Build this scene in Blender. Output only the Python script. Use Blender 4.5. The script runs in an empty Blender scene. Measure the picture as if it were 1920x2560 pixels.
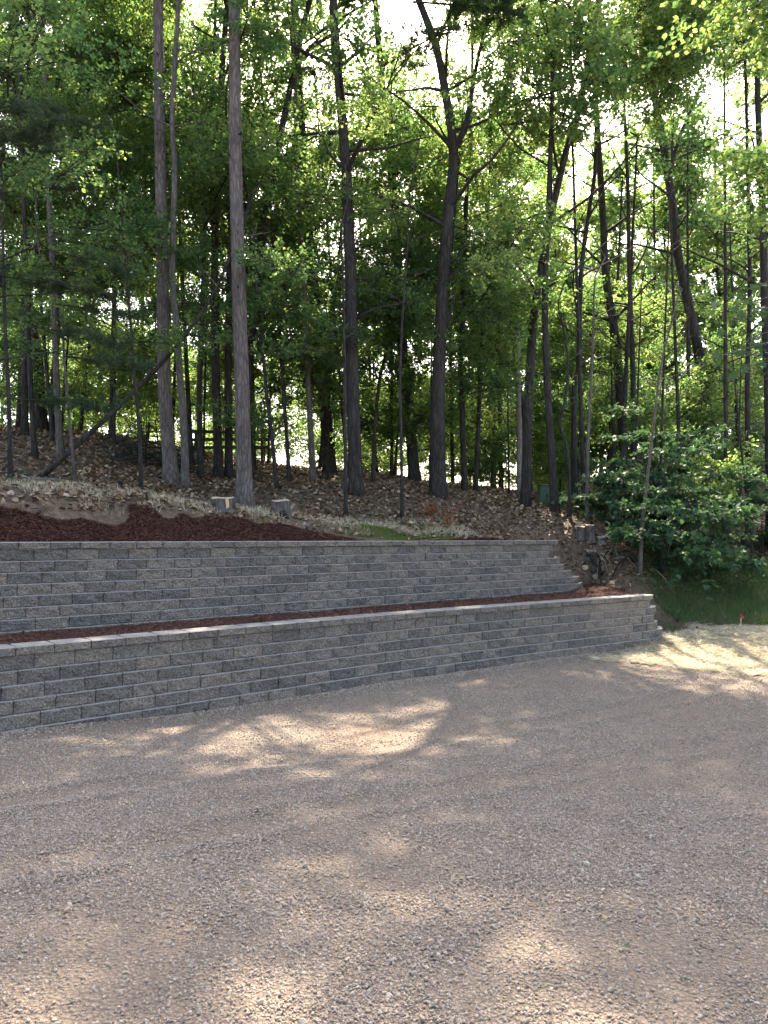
import bpy, math, random
import numpy as np
from mathutils import Vector, Matrix, Euler

R = math.radians
rng = np.random.default_rng(7)
random.seed(7)
scene = bpy.context.scene
COL = scene.collection

# ------------------------------------------------------------------ camera, sky, sun, exposure
F = 1922.0                      # focal length in pixels of the 1920 x 2560 photograph
EYE = 2.2
PITCH = math.atan((1345 - 1280) / F)
cam = bpy.data.cameras.new('camera')
cam.sensor_fit = 'VERTICAL'
cam.sensor_height = 36.0
cam.lens = 36.0 * F / 2560.0
cam.clip_end = 2000.0
cam_o = bpy.data.objects.new('camera', cam)
COL.objects.link(cam_o)
cam_o.location = (0, 0, EYE)
cam_o.rotation_euler = (R(90) + PITCH, 0, 0)
scene.camera = cam_o

SUN_EL, SUN_AZ = R(50), R(5)    # the sun stands high behind the trees, a little to the right
SUN = np.array([math.sin(SUN_AZ) * math.cos(SUN_EL), math.cos(SUN_AZ) * math.cos(SUN_EL), math.sin(SUN_EL)])
world = bpy.data.worlds.new('World')
scene.world = world
world.use_nodes = True
wn = world.node_tree
sky = wn.nodes.new('ShaderNodeTexSky')
sky.sky_type = 'NISHITA'
sky.sun_disc = False
sky.sun_elevation = SUN_EL
sky.sun_rotation = SUN_AZ
sky.air_density = 1.0
sky.dust_density = 4.0
sky.ozone_density = 1.0
bg = wn.nodes['Background']
bg.inputs['Strength'].default_value = 0.15
wn.links.new(sky.outputs['Color'], bg.inputs['Color'])
sl = bpy.data.lights.new('sun', 'SUN')
sl.energy = 4.3
sl.angle = R(0.53)
sl.color = (1.0, 0.91, 0.78)
so = bpy.data.objects.new('sun', sl)
COL.objects.link(so)
so.rotation_euler = Vector((-SUN[0], -SUN[1], -SUN[2])).to_track_quat('-Z', 'Y').to_euler()

vs = scene.view_settings
vs.view_transform = 'Standard'
vs.look = 'None'
vs.exposure = 2.45
vs.use_white_balance = True      # the camera's balance for a shaded scene
vs.white_balance_temperature = 7150
vs.white_balance_tint = 9.0
vs.gamma = 1.0
vs.use_curve_mapping = False
cy = scene.cycles
cy.use_denoising = True
try:
    cy.denoiser = 'OPENIMAGEDENOISE'
except Exception:
    pass
cy.max_bounces = 7
cy.diffuse_bounces = 4
cy.glossy_bounces = 2
cy.transmission_bounces = 5
cy.transparent_max_bounces = 4
cy.caustics_reflective = False
cy.caustics_refractive = False
cy.sample_clamp_indirect = 6.0
cy.use_adaptive_sampling = True
cy.adaptive_threshold = 0.02

# ------------------------------------------------------------------ helpers
CP, SP = math.cos(PITCH), math.sin(PITCH)
def W(px, py, Y):
    """world point on the photograph's ray (px, py) at distance Y"""
    a, b = (px - 960) / F, (1280 - py) / F
    d = np.array([a, CP - b * SP, SP + b * CP])
    t = Y / d[1]
    return np.array([d[0] * t, Y, EYE + d[2] * t])

def smooth(a, b, x):
    t = np.clip((np.asarray(x, float) - a) / (b - a), 0, 1)
    return t * t * (3 - 2 * t)

_P = rng.permutation(512)
_G = rng.random(512)
def vnoise(x, y):
    x = np.asarray(x, float); y = np.asarray(y, float)
    xi = np.floor(x).astype(int); yi = np.floor(y).astype(int)
    fx, fy = x - xi, y - yi
    fx = fx * fx * (3 - 2 * fx); fy = fy * fy * (3 - 2 * fy)
    def h(i, j): return _G[(_P[i & 511] + j) & 511]
    return (h(xi, yi) * (1 - fx) + h(xi + 1, yi) * fx) * (1 - fy) + (h(xi, yi + 1) * (1 - fx) + h(xi + 1, yi + 1) * fx) * fy - .5
def fbm(x, y, f=1.0, o=4):
    r, a = 0, 1.0
    for k in range(o):
        r = r + a * vnoise(x * f + 17.3 * k, y * f - 9.1 * k); f *= 2.03; a *= .5
    return r

def tag(o, label=None, cat=None, group=None, kind=None):
    if label: o['label'] = label
    if cat: o['category'] = cat
    if group: o['group'] = group
    if kind: o['kind'] = kind
    return o
def link(name, me, parent=None, loc=None):
    o = bpy.data.objects.new(name, me); COL.objects.link(o)
    if parent is not None: o.parent = parent
    if loc is not None: o.location = loc
    return o
def empty(name, loc, rz=0.0):
    o = bpy.data.objects.new(name, None); COL.objects.link(o)
    o.location = loc; o.rotation_euler = (0, 0, rz); o.empty_display_size = .2
    return o
def mesh(name, v, f, m=None, sm=False):
    me = bpy.data.meshes.new(name)
    v = np.asarray(v, float)
    if isinstance(f, np.ndarray):
        n, k = f.shape
        me.vertices.add(len(v)); me.vertices.foreach_set('co', v.ravel())
        me.loops.add(n * k); me.loops.foreach_set('vertex_index', f.ravel().astype(np.int32))
        me.polygons.add(n); me.polygons.foreach_set('loop_start', np.arange(0, n * k, k, dtype=np.int32))
        me.update(calc_edges=True)
    else:
        me.from_pydata(v.tolist(), [], f); me.update()
    if sm: me.polygons.foreach_set('use_smooth', np.ones(len(me.polygons), bool))
    if m: me.materials.append(m)
    return me
class MB:
    """collects shapes into one mesh"""
    def __init__(s): s.v = []; s.f = []
    def add(s, v, f):
        n = len(s.v); s.v += [tuple(map(float, p)) for p in v]; s.f += [tuple(i + n for i in q) for q in f]
    def box(s, x0, x1, y0, y1, z0, z1, b=0.0):
        if b <= 0:
            s.add([(x, y, z) for z in (z0, z1) for y in (y0, y1) for x in (x0, x1)],
                  [(0, 2, 3, 1), (4, 5, 7, 6), (0, 1, 5, 4), (2, 6, 7, 3), (0, 4, 6, 2), (1, 3, 7, 5)]); return
        pr = [(x0 + b, y0), (x1 - b, y0), (x1, y0 + b), (x1, y1 - b), (x1 - b, y1), (x0 + b, y1), (x0, y1 - b), (x0, y0 + b)]
        cx, cy_ = (x0 + x1) / 2, (y0 + y1) / 2
        def ins(p): return (p[0] + math.copysign(b, cx - p[0]) * .8, p[1] + math.copysign(b, cy_ - p[1]) * .8)
        v = [ins(p) + (z0,) for p in pr] + [p + (z0 + b,) for p in pr] + [p + (z1 - b,) for p in pr] + [ins(p) + (z1,) for p in pr]
        f = [tuple(range(7, -1, -1)), tuple(range(24, 32))]
        for k in range(3):
            for i in range(8): f.append((k * 8 + i, k * 8 + (i + 1) % 8, k * 8 + 8 + (i + 1) % 8, k * 8 + 8 + i))
        s.add(v, f)
    def tube(s, pts, rad, n=8, cap=True, rough=0.0, lobes=None):
        pts = [np.asarray(p, float) for p in pts]
        nn = len(s.v); N = len(pts)
        t0 = pts[1] - pts[0]; t0 = t0 / (np.linalg.norm(t0) + 1e-9)
        u = np.cross(t0, [0.31, .87, .11]); u /= np.linalg.norm(u)
        for k in range(N):
            a = pts[max(0, k - 1)]; b = pts[min(N - 1, k + 1)]
            t = b - a; t = t / (np.linalg.norm(t) + 1e-9)
            u = u - t * np.dot(u, t); u /= (np.linalg.norm(u) + 1e-9)
            w = np.cross(t, u)
            for i in range(n):
                an = 2 * math.pi * i / n
                r = rad[k] * (1 + (random.uniform(-rough, rough) if rough else 0))
                if lobes and k < len(lobes): r *= 1 + lobes[k] * (0.5 + .5 * math.cos(an * 4 + 1.3)) 
                p = pts[k] + (u * math.cos(an) + w * math.sin(an)) * r
                s.v.append(tuple(p))
        for k in range(N - 1):
            for i in range(n):
                j = (i + 1) % n
                s.f.append((nn + k * n + i, nn + k * n + j, nn + (k + 1) * n + j, nn + (k + 1) * n + i))
        if cap:
            s.f.append(tuple(nn + i for i in range(n - 1, -1, -1)))
            s.f.append(tuple(nn + (N - 1) * n + i for i in range(n)))
    def build(s, name, m, parent=None, sm=False, loc=None):
        return link(name, mesh(name, s.v, s.f, m, sm), parent, loc)

def spline(P, step):
    """Catmull-Rom through P (k,d) resampled about every step"""
    P = np.asarray(P, float)
    Q = np.vstack([2 * P[0] - P[1], P, 2 * P[-1] - P[-2]])
    out = []
    for k in range(1, len(Q) - 2):
        n = max(1, int(np.linalg.norm(Q[k + 1][:3] - Q[k][:3]) / step))
        for t in np.linspace(0, 1, n, endpoint=False):
            a, b, c, d = Q[k - 1], Q[k], Q[k + 1], Q[k + 2]
            out.append(.5 * (2 * b + (c - a) * t + (2 * a - 5 * b + 4 * c - d) * t * t + (3 * b - a - 3 * c + d) * t ** 3))
    out.append(Q[-2])
    return np.array(out)

# ------------------------------------------------------------------ materials
class M_:
    def __init__(s, name):
        s.m = bpy.data.materials.new(name); s.m.use_nodes = True
        s.t = s.m.node_tree; s.b = s.t.nodes['Principled BSDF']
        s.out = s.t.nodes['Material Output']
        s.b.inputs['Roughness'].default_value = .9
        s.b.inputs['Specular IOR Level'].default_value = .25
    def n(s, typ, **kw):
        n = s.t.nodes.new(typ)
        for k, v in kw.items():
            if k in n.inputs.keys(): n.inputs[k].default_value = v
            else: setattr(n, k, v)
        return n
    def l(s, a, b): s.t.links.new(a, b)
    def co(s, sc=(1, 1, 1), space='Object'):
        c = s.n('ShaderNodeTexCoord'); mp = s.n('ShaderNodeMapping'); mp.inputs['Scale'].default_value = sc
        s.l(c.outputs[space], mp.inputs['Vector']); return mp.outputs['Vector']
    def noise(s, vec, scale, detail=5, rough=.6):
        n = s.n('ShaderNodeTexNoise', Scale=scale, Detail=detail, Roughness=rough)
        if vec is not None: s.l(vec, n.inputs['Vector'])
        return n.outputs['Fac']
    def voro(s, vec, scale, feature='F1', out='Distance'):
        n = s.n('ShaderNodeTexVoronoi', feature=feature); n.inputs['Scale'].default_value = scale
        if vec is not None: s.l(vec, n.inputs['Vector'])
        return n.outputs[out]
    def ramp(s, fac, stops):
        r = s.n('ShaderNodeValToRGB'); e = r.color_ramp.elements
        while len(e) < len(stops): e.new(.5)
        for el, (p, c) in zip(e, stops): el.position = p; el.color = tuple(c) + (1,) if len(c) == 3 else c
        s.l(fac, r.inputs['Fac']); return r.outputs['Color']
    def mix(s, fac, a, b, mode='MIX'):
        n = s.n('ShaderNodeMix', data_type='RGBA', blend_type=mode)
        for sock, v in ((n.inputs[0], fac), (n.inputs[6], a), (n.inputs[7], b)):
            if hasattr(v, 'is_linked'): s.l(v, sock)
            else: sock.default_value = v if not isinstance(v, tuple) else v + (1,) * (4 - len(v))
        return n.outputs[2]
    def math(s, op, a, b=0.0):
        n = s.n('ShaderNodeMath', operation=op)
        for sock, v in ((n.inputs[0], a), (n.inputs[1], b)):
            if hasattr(v, 'is_linked'): s.l(v, sock)
            else: sock.default_value = v
        return n.outputs[0]
    def bump(s, h, strength, dist):
        n = s.n('ShaderNodeBump', Strength=strength, Distance=dist); s.l(h, n.inputs['Height'])
        s.l(n.outputs['Normal'], s.b.inputs['Normal']); return s
    def rand(s): return s.n('ShaderNodeObjectInfo').outputs['Random']
    def island(s): return s.n('ShaderNodeNewGeometry').outputs['Random Per Island']
    def col(s, c):
        if hasattr(c, 'is_linked'): s.l(c, s.b.inputs['Base Color'])
        else: s.b.inputs['Base Color'].default_value = tuple(c) + (1,)
        return s
def plain(name, c, rough=.8, metal=0.0, spec=.3, bump=None):
    k = M_(name); v = k.co()
    n = k.noise(v, 9.0)
    k.col(k.mix(n, tuple(x * .8 for x in c), tuple(min(1, x * 1.15) for x in c)))
    k.b.inputs['Roughness'].default_value = rough; k.b.inputs['Metallic'].default_value = metal
    k.b.inputs['Specular IOR Level'].default_value = spec
    if bump: k.bump(k.noise(v, bump[0]), bump[1], bump[2])
    return k.m

def leaf_mat(name, cols, trans, tfac=.45):
    k = M_(name)
    r = k.math('ADD', k.math('MULTIPLY', k.island(), .65), k.math('MULTIPLY', k.rand(), .35))
    c = k.ramp(r, cols)
    tc = k.ramp(r, trans)
    k.col(c); k.b.inputs['Roughness'].default_value = .6; k.b.inputs['Specular IOR Level'].default_value = .2
    tr = k.n('ShaderNodeBsdfTranslucent'); k.l(tc, tr.inputs['Color'])
    mx = k.n('ShaderNodeMixShader'); mx.inputs[0].default_value = tfac
    k.l(k.b.outputs[0], mx.inputs[1]); k.l(tr.outputs[0], mx.inputs[2]); k.l(mx.outputs[0], k.out.inputs['Surface'])
    return k.m
MAT = {}
MAT['leaf'] = leaf_mat('broad leaf', [(0, (.032, .066, .046)), (.5, (.048, .092, .056)), (1, (.074, .115, .058))],
                       [(0, (.11, .25, .075)), (.5, (.25, .42, .10)), (1, (.54, .60, .15))], .56)
MAT['maple_leaf'] = leaf_mat('maple leaf', [(0, (.024, .062, .036)), (.6, (.034, .082, .044)), (1, (.05, .10, .046))],
                             [(0, (.07, .17, .06)), (1, (.16, .27, .08))], .3)
MAT['needle'] = leaf_mat('pine needle', [(0, (.026, .056, .032)), (.6, (.042, .078, .042)), (1, (.075, .088, .040))],
                         [(0, (.06, .12, .05)), (1, (.16, .19, .07))], .3)
MAT['spruce'] = leaf_mat('spruce needle', [(0, (.012, .028, .020)), (1, (.022, .045, .028))], [(0, (.02, .05, .02)), (1, (.04, .08, .03))], .2)
MAT['brown_leaf'] = leaf_mat('withered leaf', [(0, (.16, .06, .03)), (1, (.25, .11, .05))], [(0, (.3, .1, .04)), (1, (.4, .2, .08))], .35)

def bark(name, dark, light, sc, bump=.8):
    k = M_(name)
    v0 = k.co((sc, sc, sc * .2)); wob = k.n('ShaderNodeTexNoise', Scale=.55, Detail=4.0, Roughness=.65); k.l(v0, wob.inputs['Vector'])
    ad = k.n('ShaderNodeVectorMath', operation='MULTIPLY_ADD'); k.l(wob.outputs['Color'], ad.inputs[0]); ad.inputs[1].default_value = (2.6, 2.6, 1.8); k.l(v0, ad.inputs[2]); v = ad.outputs[0]
    vo = k.voro(v, 1.0, 'DISTANCE_TO_EDGE'); st = k.noise(k.co((sc * 2.4, sc * 2.4, sc * .16)), 1.0, 7, .72); fi = k.noise(k.co((sc, sc, sc * .5)), 3.4, 6, .75)
    f = k.math('ADD', k.math('MULTIPLY', k.math('MINIMUM', k.math('MULTIPLY', vo, 2.6), .7), .38), k.math('ADD', k.math('MULTIPLY', st, .55), k.math('MULTIPLY', fi, .28)))
    c = k.ramp(f, [(.34, dark), (.55, tuple((a + b) / 2 for a, b in zip(dark, light))), (.80, light)])
    g = k.noise(k.co(), 1.1, 4); tone = k.noise(k.co((1, 1, .35)), 2.3, 5, .7)
    c = k.mix(k.ramp(g, [(.45, (0, 0, 0)), (.75, (.45, .45, .45))]), c, tuple(x * .6 + .03 for x in light))
    c = k.mix(.55, c, k.ramp(tone, [(.3, (.36, .34, .33)), (.7, (.66, .66, .66))]), 'OVERLAY')
    k.col(c); k.bump(f, bump, .035); k.b.inputs['Specular IOR Level'].default_value = .12
    return k.m
MAT['pine_bark'] = bark('red pine bark', (.052, .044, .043), (.205, .178, .172), 13, 1.0)
MAT['dark_bark'] = bark('dark furrowed bark', (.015, .014, .014), (.068, .063, .060), 11, .9)
MAT['grey_bark'] = bark('grey bark', (.05, .045, .042), (.17, .155, .145), 16, .6)
MAT['stump_bark'] = bark('stump bark', (.035, .031, .028), (.16, .145, .132), 15, .9)
MAT['pale_bark'] = bark('pale smooth bark', (.13, .12, .11), (.34, .32, .30), 9, .3)
MAT['dead_wood'] = bark('weathered dead wood', (.07, .06, .052), (.24, .21, .185), 14, .5)
MAT['black_wood'] = bark('charred wood', (.008, .007, .007), (.03, .027, .025), 20, .6)

k = M_('cut wood'); v = k.co()
d_ = k.n('ShaderNodeTexWave', wave_type='RINGS', rings_direction='Z'); d_.inputs['Scale'].default_value = 14; d_.inputs['Distortion'].default_value = 2.5
k.l(v, d_.inputs['Vector'])
k.col(k.mix(d_.outputs['Fac'], (.34, .25, .17), (.46, .36, .25))); MAT['cut_wood'] = k.m

k = M_('split faced concrete block')
v = k.co(); rn = k.rand()
add = k.n('ShaderNodeVectorMath', operation='ADD'); cmb = k.n('ShaderNodeCombineXYZ')
sc_ = k.math('MULTIPLY', rn, 91.0)
for i in range(3): k.l(sc_, cmb.inputs[i])
k.l(v, add.inputs[0]); k.l(cmb.outputs[0], add.inputs[1]); vv = add.outputs[0]
blend = k.noise(vv, 5.0, 5, .62)
f = k.math('ADD', k.math('MULTIPLY', rn, .50), k.math('MULTIPLY', blend, .72))
base = k.ramp(f, [(.12, (.078, .071, .066)), (.36, (.118, .106, .097)), (.55, (.150, .133, .118)), (.74, (.200, .170, .142)), (.94, (.145, .131, .120))])
sp = k.noise(vv, 55, 5, .75)
base = k.mix(.9, base, k.ramp(sp, [(.32, (.10, .10, .10)), (.5, (.52, .52, .52)), (.68, (1, 1, 1))]), 'OVERLAY')
pt = k.noise(vv, 210, 2, .5)
base = k.mix(k.ramp(pt, [(.64, (0, 0, 0)), (.70, (.55, .55, .55))]), base, (.45, .44, .42))
k.col(base)
hh = k.math('ADD', k.math('MULTIPLY', k.noise(vv, 26, 6, .7), 1.0), k.math('MULTIPLY', k.voro(vv, 34), .5))
k.bump(hh, 1.0, .03); k.b.inputs['Specular IOR Level'].default_value = .2; MAT['block'] = k.m

k = M_('block top with painted sky light'); v = k.co(); n = k.noise(v, 30, 5, .7)  # paler than the block face: sky light on the ledges put into the colour
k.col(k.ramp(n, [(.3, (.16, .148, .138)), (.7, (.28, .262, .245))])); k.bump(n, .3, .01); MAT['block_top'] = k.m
k = M_('bare reddish soil'); v = k.co(); n = k.noise(v, 16, 7, .75)
k.col(k.ramp(n, [(.3, (.11, .060, .036)), (.52, (.23, .145, .085)), (.75, (.36, .25, .15))])); k.bump(n, 1.0, .05); MAT['soil'] = k.m

k = M_('gravel bed'); v = k.co()
n1 = k.noise(v, .35, 4); n2 = k.noise(v, 24, 5, .7); vo = k.voro(v, 48)
c = k.ramp(n2, [(.25, (.120, .092, .071)), (.5, (.265, .207, .160)), (.75, (.42, .335, .262))])
c = k.mix(k.ramp(vo, [(.1, (.0, .0, .0)), (.55, (.75, .75, .75))]), c, (.105, .083, .070))
c = k.mix(k.ramp(n1, [(.35, (0, 0, 0)), (.75, (.4, .4, .4))]), c, (.24, .18, .135))
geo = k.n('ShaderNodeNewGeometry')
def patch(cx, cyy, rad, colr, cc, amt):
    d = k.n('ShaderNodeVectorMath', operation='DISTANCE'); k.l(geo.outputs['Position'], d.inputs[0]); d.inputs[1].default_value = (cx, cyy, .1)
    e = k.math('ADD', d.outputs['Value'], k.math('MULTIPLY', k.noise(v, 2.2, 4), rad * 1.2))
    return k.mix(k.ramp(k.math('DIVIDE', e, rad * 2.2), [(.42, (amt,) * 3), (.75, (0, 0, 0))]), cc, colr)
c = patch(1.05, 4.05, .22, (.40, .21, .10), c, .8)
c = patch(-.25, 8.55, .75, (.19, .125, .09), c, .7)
k.col(c); k.bump(k.math('ADD', n2, k.math('MULTIPLY', vo, -1.2)), .9, .02); MAT['gravel'] = k.m

k = M_('gravel stone'); r = k.rand()
v = k.co()
c = k.ramp(r, [(0, (.27, .205, .160)), (.25, (.40, .315, .248)), (.5, (.48, .385, .305)), (.7, (.42, .345, .282)), (.85, (.55, .45, .36)), (.97, (.36, .29, .24)), (1, (.68, .59, .50))])
c = k.mix(k.noise(v, 3.0), c, k.mix(.5, c, (.2, .165, .14))); k.col(c); k.bump(k.noise(v, 5.0), .5, .1); k.b.inputs['Roughness'].default_value = .85; MAT['stone'] = k.m

k = M_('mulch'); v = k.co((1, 1, 1)); n = k.noise(v, 30, 6, .75)
c = k.ramp(n, [(.25, (.022, .010, .008)), (.5, (.070, .028, .020)), (.75, (.125, .052, .035))])
k.col(c); k.bump(n, 1.0, .04); MAT['mulch'] = k.m
k = M_('mulch shred'); c = k.ramp(k.island(), [(0, (.040, .016, .012)), (.45, (.090, .034, .024)), (.85, (.145, .058, .038)), (1, (.24, .12, .075))])
k.col(c); MAT['shred'] = k.m

k = M_('forest floor'); v = k.co()
at = k.n('ShaderNodeAttribute', attribute_name='zone'); sep = k.n('ShaderNodeSeparateColor'); k.l(at.outputs['Color'], sep.inputs[0])
n = k.noise(v, 9, 7, .72); n0 = k.noise(v, .8, 4)
c = k.ramp(n, [(.28, (.050, .033, .022)), (.5, (.135, .090, .060)), (.72, (.24, .175, .122))])
c = k.mix(k.ramp(n0, [(.4, (0, 0, 0)), (.7, (.55, .55, .55))]), c, (.072, .058, .042))
gr = k.ramp(k.noise(v, 26, 6, .7), [(.3, (.022, .045, .016)), (.7, (.055, .095, .030))])
c = k.mix(sep.outputs[0], c, gr)
ms = k.ramp(k.noise(v, 18, 6, .7), [(.3, (.05, .075, .02)), (.7, (.14, .17, .045))])
c = k.mix(sep.outputs[1], c, ms)
sd = k.ramp(k.noise(v, 14, 6, .7), [(.3, (.055, .036, .025)), (.7, (.15, .105, .070))])
c = k.mix(sep.outputs[2], c, sd)
k.col(c); k.bump(n, 1.0, .06); MAT['floor'] = k.m

k = M_('straw mat'); v = k.co(); n = k.noise(k.co((6, 60, 1)), 1.0, 5, .7); n2 = k.noise(v, 1.4, 4)
c = k.ramp(n, [(.3, (.17, .135, .085)), (.6, (.38, .315, .205))]); c = k.mix(k.ramp(n2, [(.4, (0, 0, 0)), (.75, (.5, .5, .5))]), c, (.13, .12, .06))
k.col(c); k.bump(n, .8, .03); MAT['straw_bed'] = k.m
k = M_('straw blade'); k.col(k.ramp(k.island(), [(0, (.34, .275, .175)), (.5, (.50, .425, .29)), (1, (.64, .56, .41))])); MAT['straw'] = k.m
k = M_('fallen leaf'); k.col(k.ramp(k.island(), [(0, (.075, .046, .030)), (.35, (.18, .115, .072)), (.7, (.28, .19, .125)), (1, (.40, .30, .21))])); k.b.inputs['Roughness'].default_value = .6; MAT['litter'] = k.m
MAT['grass'] = leaf_mat('grass blade', [(0, (.032, .064, .028)), (1, (.085, .125, .045))], [(0, (.08, .16, .04)), (1, (.2, .28, .07))], .3)
MAT['moss'] = leaf_mat('moss blade', [(0, (.07, .10, .022)), (1, (.16, .19, .045))], [(0, (.12, .18, .04)), (1, (.25, .30, .07))], .3)

# ------------------------------------------------------------------ the lie of the land
TH = R(40.8)
U0 = np.array([-5.03, 10.07]); UT = np.array([math.cos(TH), math.sin(TH)]); UN = np.array([-math.sin(TH), math.cos(TH)])
S_TOP, S_BOT = 11.68, 12.95
def su(x, y):
    dx, dy = x - U0[0], y - U0[1]
    return dx * UT[0] + dy * UT[1], dx * UN[0] + dy * UN[1]
LP = spline([(-6.0, 6.40), (-4.08, 8.16), (0, 11.72), (2.7, 13.78), (5.02, 15.45), (5.5, 15.86), (5.85, 16.28), (6.1, 16.75)], .05)
LS = np.concatenate([[0], np.cumsum(np.linalg.norm(np.diff(LP, axis=0), axis=1))])
def lpos(s):
    p = np.array([np.interp(s, LS, LP[:, 0]), np.interp(s, LS, LP[:, 1])])
    a = np.array([np.interp(s - .15, LS, LP[:, 0]), np.interp(s - .15, LS, LP[:, 1])]); b = np.array([np.interp(s + .15, LS, LP[:, 0]), np.interp(s + .15, LS, LP[:, 1])])
    t = b - a; t /= np.linalg.norm(t)
    return p, t
S_LCAP = float(LS[np.argmin(np.hypot(LP[:, 0] - 5.36, LP[:, 1] - 15.74))])
def dl(x, y):
    """signed distance behind the lower wall's line"""
    x = np.asarray(x, float); y = np.asarray(y, float)
    yl = np.interp(x, LP[:, 0], LP[:, 1])
    return (y - yl) * math.cos(TH)

def G(x, y):
    x = np.asarray(x, float); y = np.asarray(y, float)
    z = 0.46 * smooth(9.8, 2.0, y) + .10 * smooth(-1.0, -5.0, x) * smooth(6, 8, y)
    rt = dl(x, y) + .25 * np.sin(x * .5)
    for c_ in (-2.9, -4.5): z = z - .022 * np.exp(-((rt - c_) / .13) ** 2) + .010 * np.exp(-((np.abs(rt - c_) - .27) / .10) ** 2)   # faint wheel tracks
    z = z + .035 * smooth(-.45, -.12, np.minimum(dl(x, y), 0)) * (np.abs(x) < 6) + .15 * smooth(4.6, 5.9, x) * smooth(14.0, 16.5, y)
    return z + (.035 * fbm(x, y, .5, 3) + .012 * fbm(x + 5, y, 2.2, 2)) * smooth(0, 4, np.hypot(x, y)) - .0

ctrl = []
def cpx(px, py, Y): p = W(px, py, Y); ctrl.append((p[0], p[1], p[2]))
for s in np.arange(-5, 11.7, 1.3):
    e = .36 * float(smooth(9.0, 2.0, s)) + .06
    for d, z in ((.3, 2.10), (1.3, 2.16 + e)):
        p = U0 + UT * s + UN * d; ctrl.append((p[0], p[1], z))
for s, z in ((11.68, 1.98), (12.3, 1.42), (12.95, .95)):
    p = U0 + UT * s + UN * .15; ctrl.append((p[0], p[1], z))
for a in ((0, 1262, 11.4), (555, 1300, 14.0), (703, 1308, 15.0), (613, 1264, 17.5), (430, 1204, 19), (547, 1199, 21.5), (95, 1190, 17), (153, 1155, 19),
          (0, 1075, 24), (255, 1088, 25), (400, 1112, 26), (694, 1210, 21), (784, 1205, 24), (891, 1233, 20), (900, 1182, 27), (1038, 1199, 27), (1096, 1239, 21),
          (1162, 1222, 25), (1313, 1268, 22), (1388, 1280, 21), (1435, 1257, 25), (1359, 1258, 24), (1455, 1342, 19.5), (1597, 1432, 18.5), (1700, 1455, 20),
          (1850, 1425, 22), (1900, 1340, 25), (1573, 1270, 28), (1850, 1575, 18), (1700, 1550, 17.6), (1900, 1490, 20), (1660, 1214, 36), (1890, 1218, 36), (1340, 1212, 46),
          (1560, 1480, 17.6)):
    cpx(*a)
ctrl += [(5.40, 15.85, 1.02), (5.95, 16.6, .72), (5.75, 16.05, .70), (6.25, 16.25, .34), (6.35, 16.9, .42), (6.75, 16.3, .02), (6.1, 15.7, .16), (4.75, 18.5, 1.15), (5.35, 17.4, 1.12), (7.0, 15.5, -.12), (11, 16, -.1), (11.5, 18.2, .15), (18, 18, .3), (18, 24, 2.0),
         (-14, 24, 5.8), (-20, 34, 5.5), (-12, 36, 5.2), (0, 40, 3.0), (6, 38, 3.6), (-20, 14, 3.6), (-10, 9, 2.3), (24, 36, 4.8), (0, 60, 1.5), (-25, 60, 3.0), (24, 60, 5.0), (12, 62, 5.2), (30, 20, .6)]
ctrl = np.array(ctrl)
def _tps_k(r2): return .5 * r2 * np.log(r2 + 1e-9)
_n = len(ctrl)
_A = np.zeros((_n + 3, _n + 3))
_d2 = ((ctrl[:, None, :2] - ctrl[None, :, :2]) ** 2).sum(-1)
_A[:_n, :_n] = _tps_k(_d2) + np.eye(_n) * .12
_A[:_n, _n] = 1; _A[:_n, _n + 1:] = ctrl[:, :2]; _A[_n, :_n] = 1; _A[_n + 1:, :_n] = ctrl[:, :2].T
_wt = np.linalg.solve(_A, np.concatenate([ctrl[:, 2], np.zeros(3)]))
def HN(x, y):
    x = np.clip(np.asarray(x, float), -26, 30); y = np.clip(np.asarray(y, float), 7, 62)
    sh = x.shape; x = x.ravel(); y = y.ravel(); out = np.empty(len(x))
    for i in range(0, len(x), 20000):
        a, b = x[i:i + 20000], y[i:i + 20000]
        r2 = (a[:, None] - ctrl[None, :, 0]) ** 2 + (b[:, None] - ctrl[None, :, 1]) ** 2
        out[i:i + 20000] = _tps_k(r2) @ _wt[:_n] + _wt[_n] + _wt[_n + 1] * a + _wt[_n + 2] * b
    return out.reshape(sh)
def xcut(y): return np.interp(y, [12, 15.8, 17.2, 18.5, 19.0], [5.3, 5.3, 4.95, 4.72, 4.7])
def H(x, y):
    x = np.asarray(x, float); y = np.asarray(y, float)
    h = HN(x, y); s, d = su(x, y)
    # the cut bank of bare soil behind the upper mulch
    bank = smooth(1.0, 1.5, d + .5 * fbm(s, d, .9, 3)) * smooth(1.0, .2, np.abs(d - 1.7) - .4) * smooth(10.5, 6.0, s)
    h = h + .14 * bank
    amp = smooth(.2, .9, d) * smooth(-6, -4, s)
    h = h + (.05 * fbm(x, y, .45, 3) + .07 * fbm(x + 50, y, 1.7, 3) * amp)
    front = (d < .15)
    h = h - 1.6 * smooth(15.5, 14.6, y) * smooth(5.0, 5.6, x)
    q = x - xcut(y)
    h = np.where(front & (q < 1.1), .85 + (h - .85) * smooth(-.15, .8, q), h)
    dd = dl(x, y); sl_ = 1.4 - .7 * smooth(.3, 1.1, dd)      # falls away along the stepped end of the lower wall
    h = np.where((x > 5.3) & (y < 17.3) & (y > 14.8), np.minimum(h, np.maximum(-.3, .90 - sl_ * (x - 5.36)) + .6 * smooth(.7, 1.5, dd)), h)
    return h
def h1(x, y): return float(H(np.array([x]), np.array([y]))[0])
def g1(x, y): return float(G(np.array([x]), np.array([y]))[0])

def hit(px, py):
    """distance at which the photograph's ray meets the hillside"""
    Ys = np.arange(17.3, 34, .05); P = np.array([W(px, py, y) for y in Ys]); hz = H(P[:, 0], P[:, 1]); w = np.where(P[:, 2] < hz)[0]
    return float(Ys[w[0]]) if len(w) else 20.0
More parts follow.
